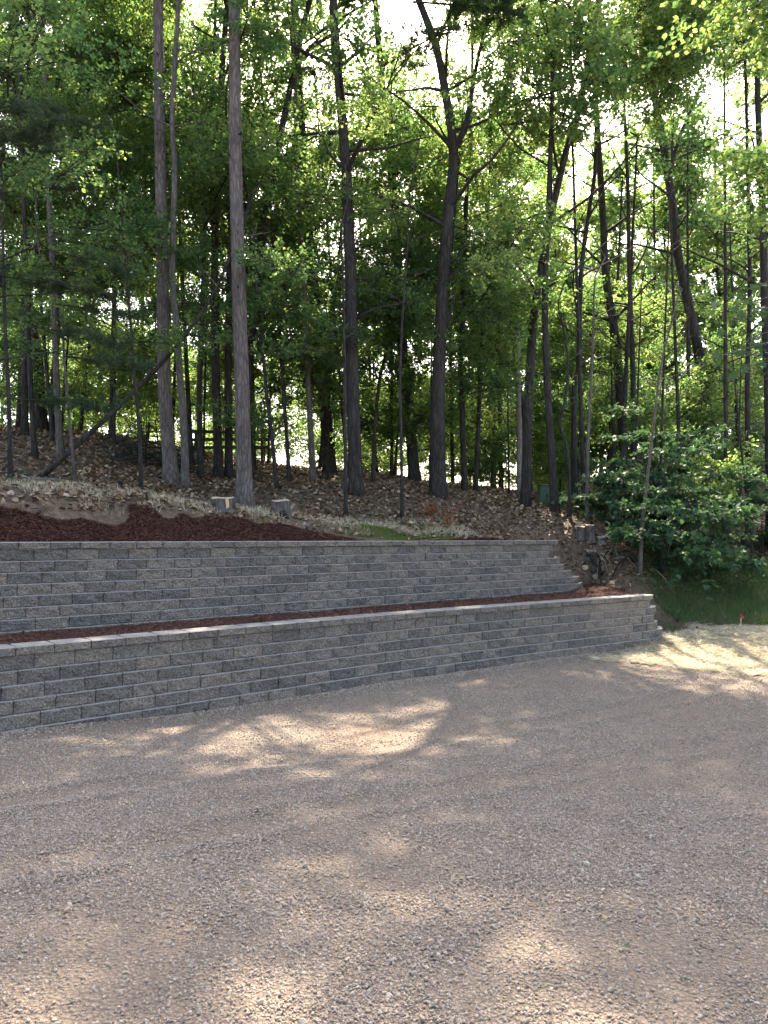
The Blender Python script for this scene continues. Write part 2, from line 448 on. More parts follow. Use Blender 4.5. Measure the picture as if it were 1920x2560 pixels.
# ------------------------------------------------------------------ ground, hillside, mulch, straw
def grid_mesh(name, xs, ys, zf, keep, m, sm=True):
    X, Y = np.meshgrid(xs, ys); Z = zf(X, Y); kp = keep(X, Y)
    n, mm = X.shape
    idx = np.arange(n * mm).reshape(n, mm)
    q = np.stack([idx[:-1, :-1], idx[:-1, 1:], idx[1:, 1:], idx[1:, :-1]], -1).reshape(-1, 4)
    kf = kp.ravel()
    q = q[kf[q].all(1)]
    used = np.unique(q); mp = -np.ones(n * mm, int); mp[used] = np.arange(len(used))
    V = np.stack([X, Y, Z], -1).reshape(-1, 3)[used]
    return mesh(name, V, mp[q], m, sm), V
def axis(lo, a, b, hi, fine, coarse):
    return np.concatenate([np.arange(lo, a, coarse), np.arange(a, b, fine), np.arange(b, hi + coarse, coarse)])

xs = np.concatenate([[-400, -150, -60, -30], np.arange(-16, 18, .25), [22, 30, 60, 150, 400]])
ys = np.concatenate([[-300, -100, -40, -15], np.arange(-6, 20, .25), [24, 40, 80, 160, 500]])
me, _ = grid_mesh('ground', xs, ys, G, lambda x, y: np.ones_like(x, bool), MAT['gravel'])
tag(link('ground', me), 'brown gravel yard in front of the lower wall', kind='structure')

def hill_keep(x, y):
    s, d = su(x, y)
    infront = (d < .12) & (x < xcut(y) - .12)
    lowfront = (dl(x, y) < .10) & (x < 5.98)
    return ~(infront | lowfront | (y < 7.5) | ((y < 14.9) & (x > 5))) & ~((d < -1.8) & (x < 5.4))
xs = axis(-34, -9, 13, 44, .13, .8); ys = axis(7.5, 8, 31, 80, .13, .8)
me, V = grid_mesh('hillside', xs, ys, H, hill_keep, MAT['floor'])
s_, d_u = su(V[:, 0], V[:, 1])
fn = fbm(V[:, 0], V[:, 1], .6, 4)
grass = smooth(1.7, .9, V[:, 2] + .5 * fn) * smooth(5.6, 6.6, V[:, 0]) * smooth(-.35, .2, fbm(V[:, 0], V[:, 1], 1.6, 4))
grass = np.maximum(grass, .75 * smooth(.05, .4, fbm(V[:, 0] + 31, V[:, 1], .35, 3)) * smooth(2.5, 5.5, V[:, 0]) * smooth(26, 20, V[:, 1]))
moss = smooth(-.15, .2, fn) * smooth(1.9, .3, np.abs(s_ - 9.0)) * smooth(1.6, .4, np.abs(d_u - 1.2))
soil = smooth(1.1, 1.5, d_u) * smooth(2.3, 1.7, d_u + .7 * fn) * smooth(11, 8, s_) * smooth(-.25, .25, fbm(V[:, 0], V[:, 1], 2.2, 4) - .05)
soil = np.maximum(soil, smooth(1.0, .4, np.abs(V[:, 0] - 6.1)) * smooth(1.0, .2, np.abs(V[:, 1] - 16.6)))
zc = np.stack([np.clip(grass, 0, 1), np.clip(moss, 0, 1), np.clip(soil, 0, 1), np.ones(len(V))], -1)
ca = me.color_attributes.new('zone', 'FLOAT_COLOR', 'POINT'); ca.data.foreach_set('color', zc.ravel().astype(np.float32))
tag(link('hillside', me), 'leaf strewn wooded hillside above the walls', kind='structure')

MZ = .94
def terr_z(x, y):
    return MZ + .035 * fbm(x, y, 1.6, 4) + .14 * smooth(-.7, .5, x - xcut(y)) + .01 * smooth(-.9, -.1, su(x, y)[1])
def terr_keep(x, y):
    s, d = su(x, y)
    return (d < .12) & (dl(x, y) > .16) & (x < xcut(y) + .5 - .4 * (y < 16.8)) & (x > -7.4) & (y > 6)
me, _ = grid_mesh('mulch_bed', np.arange(-7.5, 6.2, .07), np.arange(6.0, 19.5, .07), terr_z, terr_keep, MAT['mulch'])
tag(link('mulch_bed', me), 'dark red bark mulch filling the terrace between the walls', 'mulch', kind='structure')
def upper_z(x, y):
    s, d = su(x, y)
    return H(x, y) + .05 + .06 * fbm(x, y, 2.2, 4) - .25 * smooth(1.08, 1.45, d + .75 * fbm(s * 1.3, d, .55, 4) + .75 * smooth(3, 9, s)) - .3 * smooth(.2, .05, d)
def upper_keep(x, y):
    s, d = su(x, y)
    return (d > .14) & (d < 2.1) & (s < 10.6) & (s > -3.0)
me, _ = grid_mesh('mulch_bed', np.arange(-9, 5, .07), np.arange(7.5, 19, .07), upper_z, upper_keep, MAT['mulch'])
tag(link('mulch_bed', me), 'dark red bark mulch banked above the upper wall cap', 'mulch', kind='structure')

# reddish soil heaped against the stepped end of the lower wall
gx_, gy_ = np.meshgrid(np.arange(5.2, 7.3, .05), np.arange(15.3, 17.6, .05))
dd_ = (gx_[..., None] - LP[None, None, :, 0]) ** 2 + (gy_[..., None] - LP[None, None, :, 1]) ** 2
near_s = LS[dd_.argmin(-1)] + np.maximum(0, (gx_ - LP[-1, 0]) * .6 + (gy_ - LP[-1, 1]) * .8) * (dd_.argmin(-1) == len(LP) - 1)
def heap(x, y):
    z = .97 - .86 * (near_s - S_LCAP); z = np.minimum(z, .62 - .75 * (x - 6.0) + .0 * y) if False else z
    right = np.maximum(0, (x - 5.95)) * .25
    return np.maximum(z - right, .02) * 1.0 + .05 * fbm(x, y, 3.0, 4) - .04 - .15 * smooth(.75, 1.3, dl(x, y)) - .6 * smooth(5.45, 5.25, x) - .25 * smooth(6.7, 7.2, x)
def heap_keep(x, y): return ((dl(x, y) > .06) | (near_s > S_LCAP + 1.16)) & (near_s > S_LCAP - .1)
me, _ = grid_mesh('soil_bank', np.arange(5.2, 7.3, .05), np.arange(15.3, 17.6, .05), heap, heap_keep, MAT['soil'])
tag(link('soil_bank', me), 'bare reddish soil heaped at the stepped end of the lower wall', kind='structure')

# straw-covered strip to the right
SB = np.array([(4.0, 14.3), (3.5, 13.9), (4.7, 13.35), (5.4, 12.85), (6.1, 12.4), (7.2, 12.1), (11, 11.6), (11.5, 17.9), (8.0, 18.0), (7.0, 17.7), (6.4, 16.9), (5.95, 16.0), (5.0, 15.15)])
def inpoly(x, y, P):
    c = np.zeros(np.shape(x), bool); j = len(P) - 1
    for i in range(len(P)):
        a, b = P[i], P[j]
        cond = ((a[1] > y) != (b[1] > y)) & (x < (b[0] - a[0]) * (y - a[1]) / (b[1] - a[1] + 1e-12) + a[0])
        c ^= cond; j = i
    return c
def straw_keep(x, y): return inpoly(x + .25 * fbm(x, y, 1.5, 3), y + .25 * fbm(x + 9, y, 1.5, 3), SB)
def straw_z(x, y): return np.maximum(G(x, y), np.where(x < 5.6, -9, np.minimum(H(x, y), G(x, y) + .1 + .5 * smooth(7.2, 9, x)))) + .006 + .03 * np.maximum(0, fbm(x, y, 2.5, 3))
me, _ = grid_mesh('straw_patch', np.arange(3.2, 12, .08), np.arange(11, 18.5, .08), straw_z, straw_keep, MAT['straw_bed'])
tag(link('straw_patch', me), 'sunlit pale straw spread over bare soil right of the wall', 'straw', kind='structure')

# ------------------------------------------------------------------ retaining walls
BW, BH, BD, BAT = .438, .1524, .27, .020
def block_mesh(w, h, d, rough, nx=10, nz=4, seed=0):
    r = np.random.default_rng(seed); e = .006
    w = w - .008; h = h - .003
    vs_, fs = [], []
    ph = r.random(6) * 9
    zr = [0, .010] + list(np.linspace(.010, h - .012, nz)[1:]) + [h]; nz = len(zr) - 1
    for j in range(nz + 1):
        for i in range(nx + 1):
            x = -w / 2 + w * i / nx; z = zr[j]
            edge = (i in (0, nx)) or (j in (0, nz))
            y = -(rough * (math.sin(x * 13 + ph[0]) * math.sin(z * 24 + ph[1]) * .7 + r.normal(0, .42)))
            if j == nz: y = .016
            elif j == nz - 1: y = y * .25 - .001
            elif j == 0: y = .007
            elif i in (0, nx): y = .011 + abs(r.normal(0, .3)) * rough
            elif j > 1: x += r.normal(0, .006); z += r.normal(0, .005)
            vs_.append((x, y, z))
    for j in range(nz):
        for i in range(nx):
            a = j * (nx + 1) + i; q = (a, a + 1, a + nx + 2, a + nx + 1)
            fs += [(q[0], q[1], q[2]), (q[0], q[2], q[3])] if r.random() < .5 else [(q[0], q[1], q[3]), (q[1], q[2], q[3])]
    n = len(vs_)
    vs_ += [(-w / 2 * .93, d, 0), (w / 2 * .93, d, 0), (w / 2 * .93, d, h), (-w / 2 * .93, d, h)]
    bot = list(range(nx + 1)); top = [nz * (nx + 1) + i for i in range(nx + 1)]
    lf = [j * (nx + 1) for j in range(nz + 1)]; rt = [j * (nx + 1) + nx for j in range(nz + 1)]
    fs += [tuple(top + [n + 2, n + 3]), tuple(bot[::-1] + [n, n + 1]), tuple(lf[::1][::-1][::-1] + [n + 3, n])[::-1], tuple(rt + [n + 2, n + 1]), (n + 1, n, n + 3, n + 2)]
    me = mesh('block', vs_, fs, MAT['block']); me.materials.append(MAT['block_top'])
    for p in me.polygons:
        if p.normal.z > .45 and all(me.vertices[i].co.z > h - .03 for i in p.vertices): p.material_index = 1  # upward faces get the lighter colour that paints in the sky light
    return me
BV = [block_mesh(BW, BH, BD, .013, seed=i) for i in range(18)]
HV = [block_mesh(BW * .5, BH, .2, .009, nx=5, seed=50 + i) for i in range(6)]
CV = [block_mesh(.405, .1, .30, .009, nx=10, nz=3, seed=80 + i) for i in range(12)]
CW = .405
def put(name, me, parent, p, t, z, off=0.0, n=None, rz=0.0):
    o = link(name, me, parent)
    nx, ny = (-t[1], t[0])
    o.location = (p[0] + nx * off - parent.location[0], p[1] + ny * off - parent.location[1], z - parent.location[2])
    o.rotation_euler = (0, 0, math.atan2(t[1], t[0]) + rz)
    return o
def make_wall(label, pos, s0, s_cap, ztop, ncourse, step, loc):
    root = empty('retaining_wall', loc); tag(root, label, 'wall', 'stepped block retaining walls', 'thing')
    zc = ztop - .1
    s = s0
    while s < s_cap - .05:
        p, t = pos(s + CW / 2)
        put('cap_block', random.choice(CV), root, p, t, zc + .0015, -.028 + random.uniform(-.003, .003), rz=random.uniform(-.006, .006)); s += CW
    for c in range(ncourse):
        z = zc - BH * (c + 1)
        off = -BAT * (c)
        end = s_cap - .06 + step * (c + .4)
        s = s0 + (.5 * BW if c % 2 else 0) + .05 * (c % 3)
        while s + BW * .6 < end:
            p, t = pos(s + BW / 2)
            put('block', random.choice(BV), root, p, t, z, off + random.uniform(-.003, .003), rz=random.uniform(-.006, .006)); s += BW
        if c < ncourse - 1:
            p, t = pos(s + .13)
            put('end_block', random.choice(HV), root, p, t, z + .004, off + .07, rz=random.uniform(.05, .25))
    return root
def upos(s): return U0 + UT * s, UT
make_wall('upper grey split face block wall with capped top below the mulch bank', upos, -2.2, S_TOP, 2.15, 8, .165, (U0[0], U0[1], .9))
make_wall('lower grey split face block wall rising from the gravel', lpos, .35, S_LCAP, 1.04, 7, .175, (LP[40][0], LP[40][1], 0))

# ------------------------------------------------------------------ tree parts shared by many trees
def leaf_cloud(P, A, N_, S, shape='broad'):
    """P base points, A axes, N_ normals, S sizes -> verts, faces"""
    A = A / (np.linalg.norm(A, axis=1, keepdims=True) + 1e-9)
    B = np.cross(N_, A); B /= (np.linalg.norm(B, axis=1, keepdims=True) + 1e-9)
    C = np.cross(A, B)
    if shape == 'broad': prof = [(0, 0, 0), (.30, .34, .08), (.66, .40, .10), (1, 0, -.06), (.66, -.40, .10), (.30, -.34, .08)]; tri = [(0, 3, 2), (0, 2, 1), (0, 4, 3), (0, 5, 4)]
    elif shape == 'maple': prof = [(0, 0, 0), (-.05, .38, .05), (.30, .30, .04), (.42, .62, .02), (.62, .26, .05), (1.05, 0, -.08), (.62, -.26, .05), (.42, -.62, .02), (.30, -.30, .04), (-.05, -.38, .05)]; tri = [(0, 2, 1), (0, 4, 2), (2, 4, 3), (0, 5, 4), (0, 6, 5), (0, 8, 6), (8, 7, 6), (0, 9, 8)]
    else: prof = [(0, .045, 0), (0, -.045, 0), (1, 0, -.03)]; tri = [(0, 1, 2)]
    nv = len(prof); S = S[:, None]
    V = np.stack([P + A * S * a + B * S * b + C * S * c for a, b, c in prof], 1).reshape(-1, 3)
    T = (np.arange(len(P))[:, None, None] * nv + np.array(tri)[None]).reshape(-1, 3)
    return V, T
def unit(v): return v / (np.linalg.norm(v, axis=-1, keepdims=True) + 1e-9)
def foliage_mesh(seed, n_sub=32, n_ter=6, n_leaf=8, size=.078, flat=.55, length=1.9, mat='leaf', shape='broad'):
    r = np.random.default_rng(seed)
    P, A, S = [], [], []
    mb = MB()
    mb.tube([(0, 0, 0), (length * .5, r.normal(0, .06), .10), (length, r.normal(0, .1), .08)], [.018, .012, .004], 4)
    for i in range(n_sub):
        f = r.uniform(.15, 1.0)
        o = np.array([length * f, 0, .1]); an = r.uniform(-1.9, 1.9) if f > .8 else r.choice([-1, 1]) * r.uniform(.5, 1.4)
        d = np.array([math.cos(an), math.sin(an), r.normal(.05, flat)]); d /= np.linalg.norm(d)
        L = r.uniform(.35, 1.25) * (1.25 - .4 * f)
        mid = o + d * L * .5 + [0, 0, .05]; end = o + d * L
        mb.tube([o, mid, end], [.008, .006, .003], 3, cap=False)
        for j in range(n_ter):
            g = r.uniform(.3, 1.0); q = o + d * L * g
            e = d + r.normal(0, .7, 3) * [1, 1, .5]; e /= np.linalg.norm(e); l2 = r.uniform(.12, .38)
            for m in range(n_leaf):
                P.append(q + e * l2 * r.uniform(.1, 1.0) + r.normal(0, .045, 3)); a = e + r.normal(0, .75, 3); a[2] -= .35; A.append(a); S.append(size * r.uniform(.6, 1.25))
    P, A, S = np.array(P), np.array(A), np.array(S)
    Nn = unit(np.array([0, 0, 1.0]) + r.normal(0, .55, P.shape))
    V, T = leaf_cloud(P, A, Nn, S, shape)
    n = len(V); bv = np.array(mb.v)
    bt = []
    for q in mb.f:
        bt.append((q[0], q[1], q[2]))
        if len(q) > 3: bt.append((q[0], q[2], q[3]))
    V = np.vstack([V, bv]); T2 = np.vstack([T, np.array(bt) + n])
    me = mesh('foliage', V, T2, MAT[mat]); me.materials.append(MAT['dark_bark'])
    mi = np.zeros(len(T2), np.int32); mi[len(T):] = 1; me.polygons.foreach_set('material_index', mi)
    return me
def pine_mesh(seed, n_sub=16, n_tuft=9, n_need=22, length=1.8, size=.15, mat='needle'):
    r = np.random.default_rng(seed); P, A, S = [], [], []; mb = MB()
    mb.tube([(0, 0, 0), (length * .5, 0, .08), (length, 0, .18)], [.02, .013, .005], 4)
    for i in range(n_sub):
        f = r.uniform(.2, 1.0); o = np.array([length * f, 0, .12 * f]); an = r.choice([-1, 1]) * r.uniform(.3, 1.1)
        d = np.array([math.cos(an), math.sin(an), r.normal(.12, .18)]); d /= np.linalg.norm(d); L = r.uniform(.3, .85)
        mb.tube([o, o + d * L], [.007, .003], 3, cap=False)
        for j in range(n_tuft):
            q = o + d * L * r.uniform(.25, 1.05) + r.normal(0, .05, 3)
            td = unit(d + r.normal(0, .5, 3) + [0, 0, .25])
            for m in range(n_need):
                P.append(q); A.append(td * .7 + unit(r.normal(0, 1, 3)) * .9); S.append(size * r.uniform(.7, 1.2))
    P, A, S = np.array(P), np.array(A), np.array(S)
    V, T = leaf_cloud(P, A, unit(r.normal(0, 1, P.shape)), S, 'needle')
    n = len(V); bt = []
    for q in mb.f:
        bt.append((q[0], q[1], q[2]))
        if len(q) > 3: bt.append((q[0], q[2], q[3]))
    T2 = np.vstack([T, np.array(bt) + n]); me = mesh('foliage', np.vstack([V, np.array(mb.v)]), T2, MAT[mat]); me.materials.append(MAT['dark_bark'])
    mi = np.zeros(len(T2), np.int32); mi[len(T):] = 1; me.polygons.foreach_set('material_index', mi)
    return me
FOL = {'broad': [foliage_mesh(100 + i) for i in range(9)],
       'sparse': [foliage_mesh(130 + i, n_sub=20, n_ter=5, n_leaf=6, flat=.3) for i in range(6)],
       'maple': [foliage_mesh(150 + i, n_sub=15, n_ter=4, n_leaf=5, size=.15, flat=.10, length=1.4, mat='maple_leaf', shape='maple') for i in range(6)],
       'pine': [pine_mesh(170 + i) for i in range(6)],
       'spruce': [pine_mesh(190 + i, n_sub=14, n_tuft=10, n_need=10, length=.8, size=.06, mat='spruce') for i in range(2)],
       'far': [foliage_mesh(210 + i, n_sub=22, n_ter=5, n_leaf=7, size=.115, flat=.55, length=1.5) for i in range(5)]}

# gaps in the canopy: where the sun comes through to the ground (centre x, y, radius x, radius y, share of foliage missing)
GAPS = [(9.6, 15.2, 7.4, 5.0, 1.0), (-2.5, 8.2, 4.2, 2.2, .86), (1.6, 10.4, 3.2, 1.8, .82), (0.3, 4.0, 3.2, 1.8, .2)]
def sunspot(p):
    t = p[2] / SUN[2]; return p[0] - SUN[0] * t, p[1] - SUN[1] * t
def allowed(p):
    gx, gy = sunspot(p)
    if gy < 12.5 and -8 < gx < 9 and random.random() < .33: return False
    for cx, cy_, rx, ry, pr in GAPS:
        if ((gx - cx) / rx) ** 2 + ((gy - cy_) / ry) ** 2 < 1 and random.random() < pr: return False
    return True

DENS = {'broad': .74, 'sparse': .75, 'maple': 1.0, 'pine': .8, 'far': .42, 'spruce': 1.0}
def add_foliage(branch, origin, pts, kind, scale, n, spread=.35):
    """leaf sprays along a branch (pts in the branch's own coordinates)"""
    for k in range(n):
        f = .35 + .65 * (k + random.random() * .6) / n
        i = min(len(pts) - 1, int(f * (len(pts) - 1) + .5)); p = np.array(pts[i]) + np.random.default_rng(random.randrange(10 ** 9)).normal(0, spread, 3) * [1, 1, .6]
        if random.random() > DENS[kind] or not allowed(p + origin): continue
        d = np.array(pts[min(len(pts) - 1, i + 1)]) - np.array(pts[max(0, i - 1)])
        o = link('foliage', random.choice(FOL[kind]), branch); o.location = tuple(p)
        o.rotation_euler = (random.uniform(-.35, .35), random.uniform(-.35, .25), math.atan2(d[1], d[0]) + random.uniform(-1.0, 1.0))
        s = scale * random.uniform(.8, 1.25); o.scale = (s, s, s * random.uniform(.85, 1.1))

def limb_path(o, az, el, L, droop=0.0, n=7, wob=.12):
    p = np.array(o, float); out = [p.copy()]; d = np.array([math.cos(az) * math.cos(el), math.sin(az) * math.cos(el), math.sin(el)])
    for k in range(n):
        d = d + np.array([random.gauss(0, wob), random.gauss(0, wob), random.gauss(0, wob * .6) - droop]); d /= np.linalg.norm(d)
        p = p + d * L / n; out.append(p.copy())
    return out

def make_tree(name, label, cat, px, Y, path, w0, barkm, limbs=None, top=None, group=None, flare=.35, depth=0.0, taper_end=.3, sides=10, forks=()):
    """path: photograph pixels the stem passes through at distance Y; w0: stem width in those pixels near the ground"""
    x0 = W(px, 1200, Y)[0]; z0 = h1(x0, Y)
    base = np.array([x0, Y, z0 - .12])
    pts = [np.array([0, 0, 0.0])]
    for i, (a, b) in enumerate(path):
        w = W(a, b, Y) - base; w[1] += depth * w[2]
        if w[2] > .6: pts.append(w)
    if top and pts[-1][2] < top:
        d = pts[-1] - pts[-2]; d = d / max(.1, d[2]) if d[2] > .05 else np.array([0, 0, 1.0])
        d[:2] = np.clip(d[:2], -.25, .25); rem = top - pts[-1][2]
        pts.append(pts[-1] + d * rem * .5 + [random.gauss(0, .15), random.gauss(0, .15), 0]); pts.append(pts[-1] + d * rem * .5 + [random.gauss(0, .2), random.gauss(0, .2), 0])
    path_ = spline(pts, .45)
    r0 = w0 / F * Y / 2; Ht = path_[-1][2]
    rad = [r0 * (1 - (1 - taper_end) * min(1, p[2] / Ht) ** 1.1) for p in path_]
    rad = [r * (1 + flare * math.exp(-max(0, p[2] - .1) / .28)) for r, p in zip(rad, path_)]
    root = empty(name, base); tag(root, label, cat, group)
    mb = MB(); mb.tube(path_, rad, sides, rough=.035, lobes=[.32, .12])
    mb.build('trunk', MAT[barkm], root, True)
    def at_h(h):
        i = min(range(len(path_)), key=lambda k: abs(path_[k][2] - h)); return path_[i], rad[i]
    for fk in forks:   # a big stem that leaves the trunk: list of pixels
        q = [W(a, b, Y) - base for a, b in fk['path']]; st = at_h(q[0][2])[0]
        q = [st] + [np.array(z) + [0, fk.get('dy', 0) * i, 0] for i, z in enumerate(q[1:])]
        sp = spline(q, .4); rr = np.linspace(fk['w'] / F * Y / 2, fk['w'] / F * Y / 2 * .25, len(sp))
        fb = MB(); fb.tube(sp, rr, 7, rough=.04); fo = fb.build('branch', MAT[barkm], root, True)
        if fk.get('n'): add_foliage(fo, base, list(sp), fk.get('fol', 'broad'), fk.get('sc', 1.0), fk['n'], .6)
    if limbs:
        n, h0, h1_, L0, L1, kind, sc, nf = limbs[:8]; up = limbs[8] if len(limbs) > 8 else .5; droop = limbs[9] if len(limbs) > 9 else 0.0
        az = random.uniform(0, 6.28)
        for k in range(n):
            h = h0 + (h1_ - h0) * (k + random.random() * .8) / n
            if h > Ht * .98: h = Ht * .98
            o, r = at_h(h); az += 2.4 + random.uniform(-.4, .4)
            f = (h - h0) / max(.1, h1_ - h0); L = (L0 + (L1 - L0) * random.random()) * (1.1 - .5 * f)
            pth = limb_path(o, az, up * random.uniform(.5, 1.3) + .25 * f, L, droop)
            rb = min(r * .5, .018 + .012 * L)
            b = MB(); b.tube(pth, np.linspace(rb, .006, len(pth)), 5, cap=False)
            bo = b.build('branch', MAT[barkm], root, True)
            add_foliage(bo, base, pth, kind, sc, nf)
    return root

# ------------------------------------------------------------------ the trees one can tell apart
OAK = (13, 6, 17, 2.4, 4.2, 'broad', 1.15, 3)
def oak(n=13, h0=6, h1_=18, sc=1.15, nf=3, L=(2.4, 4.2), kind='broad', up=.5): return (int(n * 1.25), h0, h1_ * 1.22, L[0], L[1], kind, sc, nf, up)
T = make_tree
# two tall red pines, bare in view, crowns above
for (lab, px, Y, path, w) in (
    ('wider and nearer of two tall bare pinkish grey pine trunks, between two stumps', 613, 17.5, [(605, 984), (599, 780), (593, 579), (589, 400), (587, 231), (586, 0), (586, -200)], 39),
    ('narrower of two tall bare pinkish grey pine trunks, beside a wavy slim trunk', 430, 19.0, [(412, 984), (408, 780), (405, 579), (402, 430), (399, 289), (395, 0), (393, -200)], 34)):
    t = T('pine_tree', lab, 'tree', px, Y, path, w, 'pine_bark', (12, 14.2, 21, 1.6, 3.0, 'pine', 1.2, 3, .25), 22, 'tall red pines', flare=.42, taper_end=.5, sides=16)
    for k in range(26):
        tr = [c for c in t.children if c.name.startswith('trunk')][0]; vv_ = tr.data.vertices
        v0 = vv_[random.randrange(16 * 10, min(len(vv_), 16 * 36))].co; c0 = Vector((0, 0, 0))
        ax = np.array([v0.x, v0.y, 0]); 
        i = (list(vv_).index(vv_[0]))
        b = MB(); out = np.array([math.cos(k * 2.4), math.sin(k * 2.4), .25]); 
        rr = [v for v in vv_ if abs(v.co.z - v0.z) < .2]; cx_ = sum(v.co.x for v in rr) / len(rr); cy2 = sum(v.co.y for v in rr) / len(rr); rad_ = max(math.hypot(v.co.x - cx_, v.co.y - cy2) for v in rr)
        p0 = np.array([cx_, cy2, v0.z]) + out * rad_ * .6; b.tube([p0, p0 + out * (rad_ * .5 + random.uniform(.03, .12))], [.022, .012], 5)
        b.build('branch_stub', MAT['dark_bark'], t)
# the dark many-branched pine in the middle
T('pine_tree', 'thick dark pine trunk with many upswept branches in the middle', 'tree', 891, 20, [(882, 984), (878, 800), (877, 694), (869, 500), (862, 376), (850, 231), (839, 116), (833, 0), (829, -150)], 35, 'dark_bark',
  (15, 8.0, 18, 2.2, 3.6, 'pine', 1.2, 3, .35), 19, flare=.2, taper_end=.42, sides=12,
  forks=[dict(path=[(866, 430), (915, 330), (950, 270), (985, 190), (1010, 120)], w=9, n=4, fol='pine', dy=-.15), dict(path=[(858, 200), (905, 120), (950, 60), (1000, 20)], w=10, n=4, fol='pine', dy=.2),
         dict(path=[(866, 460), (820, 380), (800, 300), (780, 240)], w=8, n=4, fol='pine', dy=.2), dict(path=[(878, 800), (940, 770), (1000, 760), (1060, 745)], w=8, n=0), dict(path=[(878, 720), (930, 700), (985, 650)], w=7, n=2, fol='sparse'),
         dict(path=[(845, 180), (800, 110), (760, 60), (700, 10)], w=9, n=5, fol='pine')])
